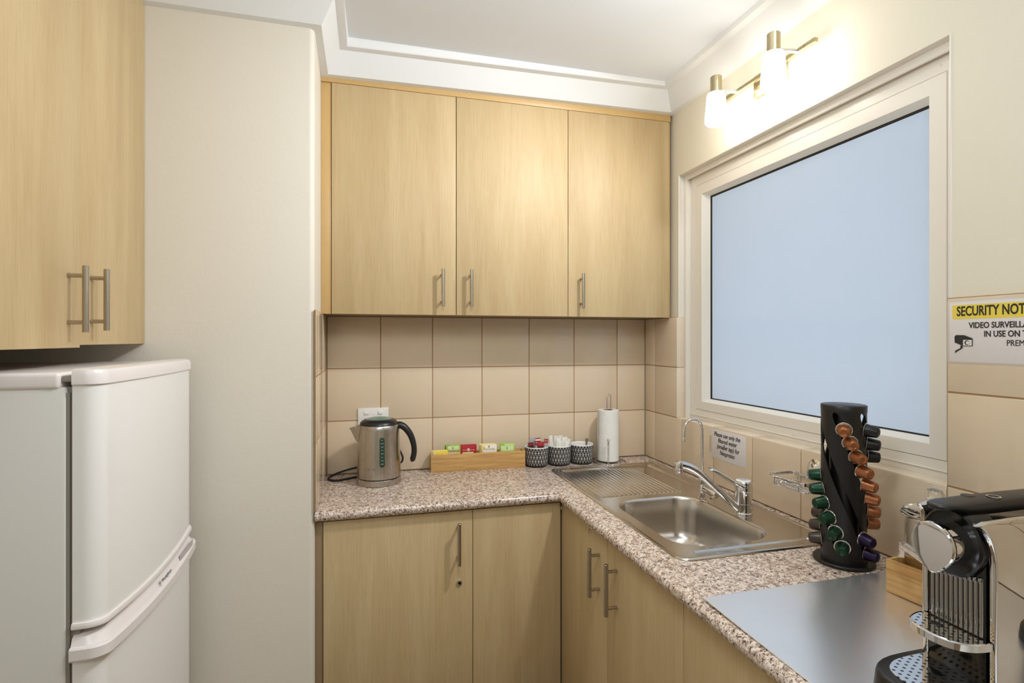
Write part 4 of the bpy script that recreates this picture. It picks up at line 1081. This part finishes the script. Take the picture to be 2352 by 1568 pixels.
# polished side panels: curve forward at the top
for y, fl in ((ya - .004, .034), (yb - .006, .012)):
    side = [(cx + .001, .905), (cx + .001, 1.105)]
    for k in range(1, 9):
        u = k / 8; side.append((cx + .001 - fl * (1 - cos(u * pi / 2)), 1.105 + .064 * sin(u * pi / 2)))
    side += [(cx + .020 - fl, 1.1735), (.84, 1.175), (1.00, 1.175), (1.025, 1.168), (1.030, 1.15), (1.030, .905)]
    b = bmesh.new(); prism(b, side, 0, .010, .0032, mx=Matrix(((1, 0, 0, 0), (0, 0, -1, y + .010), (0, 1, 0, 0), (0, 0, 0, 1))), seg=4); obj('side_panel', b, M['mirror'], cm, angle=25)
# brewing head: black collar, chrome barrel, teardrop cap
hz = 1.1305
def xring(x, ry, rz, n=44, tear=0.0):
    L = []
    for k in range(n):
        a = 2 * pi * k / n; yy, zz = sin(a), cos(a); L.append((x, cyy + ry * yy, hz + rz * zz * (1 if zz > 0 else 1 + tear * abs(zz) ** 6)))
    return L
b = bmesh.new(); loft(b, [xring(.83, .0420, .048), xring(.797, .0420, .048), xring(.791, .0410, .047), xring(.7885, .038, .044), xring(.791, .032, .036)], True, True); obj('collar', b, M['black_satin'], cm, angle=30)
b = bmesh.new(); loft(b, [xring(.795, .0285, .0295), xring(.7620, .0288, .0298, tear=.05)], False, False); obj('barrel', b, M['chrome'], cm)
b = bmesh.new(); loft(b, [xring(.7630, .0275, .0285, tear=.14), xring(.7608, .0294, .0304, tear=.24), xring(.7585, .0301, .0311, tear=.26), xring(.7560, .0297, .0307, tear=.26), xring(.7545, .0283, .0293, tear=.26), xring(.7543, .0255, .0265, tear=.26)], True, True); obj('cap', b, M['mirror'], cm, angle=25)
# lever
b = bmesh.new(); loops = []
for x, zt_, zb_, hw in ((.7590, 1.1835, 1.1805, .004), (.7605, 1.1855, 1.1790, .0100), (.766, 1.1870, 1.1790, .0150), (.776, 1.1880, 1.1795, .0182), (.788, 1.1888, 1.1765, .0195), (.803, 1.1895, 1.1700, .0200), (.83, 1.1900, 1.1685, .0205), (.90, 1.1905, 1.1690, .0205), (1.00, 1.1900, 1.1700, .0200), (1.02, 1.187, 1.1720, .018)):
    zc, hh = (zt_ + zb_) / 2, (zt_ - zb_) / 2
    loops.append([(x, cyy + hw * (abs(cos(a)) ** .55) * (1 if cos(a) > 0 else -1), zc + hh * (abs(sin(a)) ** .7) * (1 if sin(a) > 0 else -1)) for a in [2 * pi * (k + .5) / 24 for k in range(24)]])
loft(b, loops, True, True); lv = obj('lever', b, M['black_matte'], cm, angle=50)
b = bmesh.new(); lathe(b, [(.0075, .0), (.0085, .0006), (.0085, .0012), (.0075, .0012), (.0066, .0012), (.0066, .0003)], seg=30, mx=Matrix.Translation((.860, cyy - .008, 1.1903))); obj('button_ring', b, M['chrome'], lv)
b = bmesh.new(); lathe(b, [(0, .0014), (.008, .0012), (.0095, 0)], seg=24, mx=Matrix.Translation((.835, cyy + .008, 1.1896))); obj('thumb_stud', b, M['black_matte'], lv)
# milk frother dock at the near side and the frother on it
b = bmesh.new(); fxx, fyy = 1.085, .404
lathe(b, [(0, 0), (.060, 0), (.0615, .003), (.0595, .016), (.056, .018), (0, .018)], (fxx, fyy, Z0), 48); box(b, 1.02, 1.10, .44, .53, Z0, Z0 + .016, .002); obj('frother_dock', b, M['black_gloss'], cm)
mf = thing('milk_frother', 'black ribbed milk frother jug on its dock beside the coffee machine', 'milk frother', (fxx, fyy, Z0 + .0185))
b = bmesh.new(); pf = [(0, 0), (.042, 0)]
for i in range(18): pf += [(.0435, .004 + i * .0065), (.0425, .0075 + i * .0065)]
pf += [(.0430, .125), (.0430, .150), (.0405, .150), (.0405, .02), (0, .02)]
lathe(b, pf, (fxx, fyy, Z0 + .0185), 48); obj('jug', b, M['black_matte'], mf)
b = bmesh.new(); lathe(b, [(0, .1502), (.044, .1502), (.045, .153), (.042, .158), (.012, .160), (.010, .168), (.012, .172), (0, .173)], (fxx, fyy, Z0 + .0185), 40); obj('lid', b, M['chrome'], mf)

# ================================================================ FRIDGE
fy0, fy1, ftop = 1.115, 1.640, 1.3615
fr = thing('refrigerator', 'white top-freezer fridge with a curved handle strip, left foreground', 'fridge', (-.74, 1.375, 0))
b = bmesh.new(); box(b, -1.035, -.505, fy0, fy1 - .004, .02, 1.330, .004); obj('body', b, M['fridge_side'], fr)
b = bmesh.new(); box(b, -1.04, -.512, fy0 - .004, fy1, 1.3265, 1.3555, .007, 4); box(b, -.520, -.478, 1.20, fy1 - .06, 1.338, 1.3545, .003); obj('top_cover', b, M['fridge_trim'], fr)
b = bmesh.new(); box(b, -.507, -.486, fy0 + .008, fy1 - .012, .05, 1.330, .002); box(b, -.508, -.500, fy0 + .003, fy0 + .010, .05, 1.32); obj('door_seal', b, M['fridge_seal'], fr)
b = bmesh.new(); box(b, -.512, -.478, fy0 + .002, fy0 + .05, 1.339, 1.3495, .002); obj('hinge', b, plain('grey hinge cover', rgb(150, 142, 136), .4), fr)
def door_plan(off=0.0, x_back=-.496, n=22):
    """plan of a bowed door, front towards +x, with rounded front corners"""
    a0, a1 = fy0 + .003 - off, fy1 + off; r = .030; L = []
    def fxv(y): w = (y - (a0 + a1) / 2) / ((a1 - a0) / 2); return -.4545 + off + .011 * (1 - w * w)
    L.append((x_back, a0)); xr = fxv(a0 + r)
    for k in range(9): t_ = radians(90 * k / 8); L.append((xr - r + r * sin(t_), a0 + r - r * cos(t_)))
    for k in range(1, n): y = a0 + r + (a1 - a0 - 2 * r) * k / n; L.append((fxv(y), y))
    xr = fxv(a1 - r); r2 = r
    for k in range(9): t_ = radians(90 * k / 8); L.append((xr - r2 + r2 * cos(t_), a1 - r2 + r2 * sin(t_)))
    L.append((x_back, a1)); return L
def sag(y): w = (y - (fy0 + fy1) / 2) / ((fy1 - fy0) / 2); return -.0115 * (1 - w * w)
def door_loft(bm, steps):
    """steps: (offset, z, follows the sag?)"""
    loft(bm, [[(x, y, z + (sag(y) if s_ else 0)) for x, y in door_plan(o_)] for o_, z, s_ in steps], True, True)
b = bmesh.new(); door_loft(b, [(0, .912, True), (0, 1.334, False)]); fd = obj('freezer_door', b, M['fridge_white'], fr, angle=30)
b = bmesh.new(); door_loft(b, [(.0012, 1.3325, False), (.0032, 1.3345, False), (.0032, 1.352, False), (.0005, 1.3595, False), (-.006, 1.3615, False)]); obj('door_cap', b, M['fridge_trim'], fd, angle=40)
b = bmesh.new(); door_loft(b, [(.0005, .9040, True), (.0045, .9055, True), (.0055, .910, True), (.0035, .9155, True), (.0002, .9165, True)]); obj('lower_lip', b, M['fridge_trim'], fd, angle=50)
b = bmesh.new(); door_loft(b, [(0, .06, False), (0, .868, True)]); ld = obj('fridge_door', b, M['fridge_white'], fr, angle=30)
b = bmesh.new(); door_loft(b, [(.001, .8500, True), (.0100, .8510, True), (.0125, .8550, True), (.0125, .8725, True), (.0105, .8750, True), (.0060, .8765, True), (.0005, .8890, True), (-.006, .8945, True)]); hb = obj('handle_strip', b, M['fridge_trim'], ld, angle=28)
# finger pocket near the far end of the strip
b = bmesh.new()
L0 = [(y, .8755 + sag(y)) for y in [1.50 + .10 * k / 8 for k in range(9)]]; L1 = [(y, .8905 + sag(y)) for y in [1.60 - .10 * k / 8 for k in range(9)]]
loft(b, [[(-.4445 + .004, y, z) for y, z in L0 + L1], [(-.4415 + .002, y, z) for y, z in L0 + L1]], True, True); 
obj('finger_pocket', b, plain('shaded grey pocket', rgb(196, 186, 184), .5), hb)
q = text_bm('Westinghouse', .0105, Matrix.Translation((-.4390, 1.405, .8735)) @ frame((0, 0, 0), (0, 1, .02), (1, 0, .35))); obj('lettering', q, M['grey_ink'], hb)
b = bmesh.new(); T = Matrix.Translation((-.4390, 1.362, .8732)) @ frame((0, 0, 0), (0, 1, .02), (1, 0, .35)); lathe(b, [(.0050, 0), (.0058, .0003), (.0050, .0003), (.0050, 0)], seg=24, mx=T); obj('round_emblem', b, M['grey_ink'], hb)
q = text_bm('W', .0075, T); obj('lettering', q, M['grey_ink'], hb)
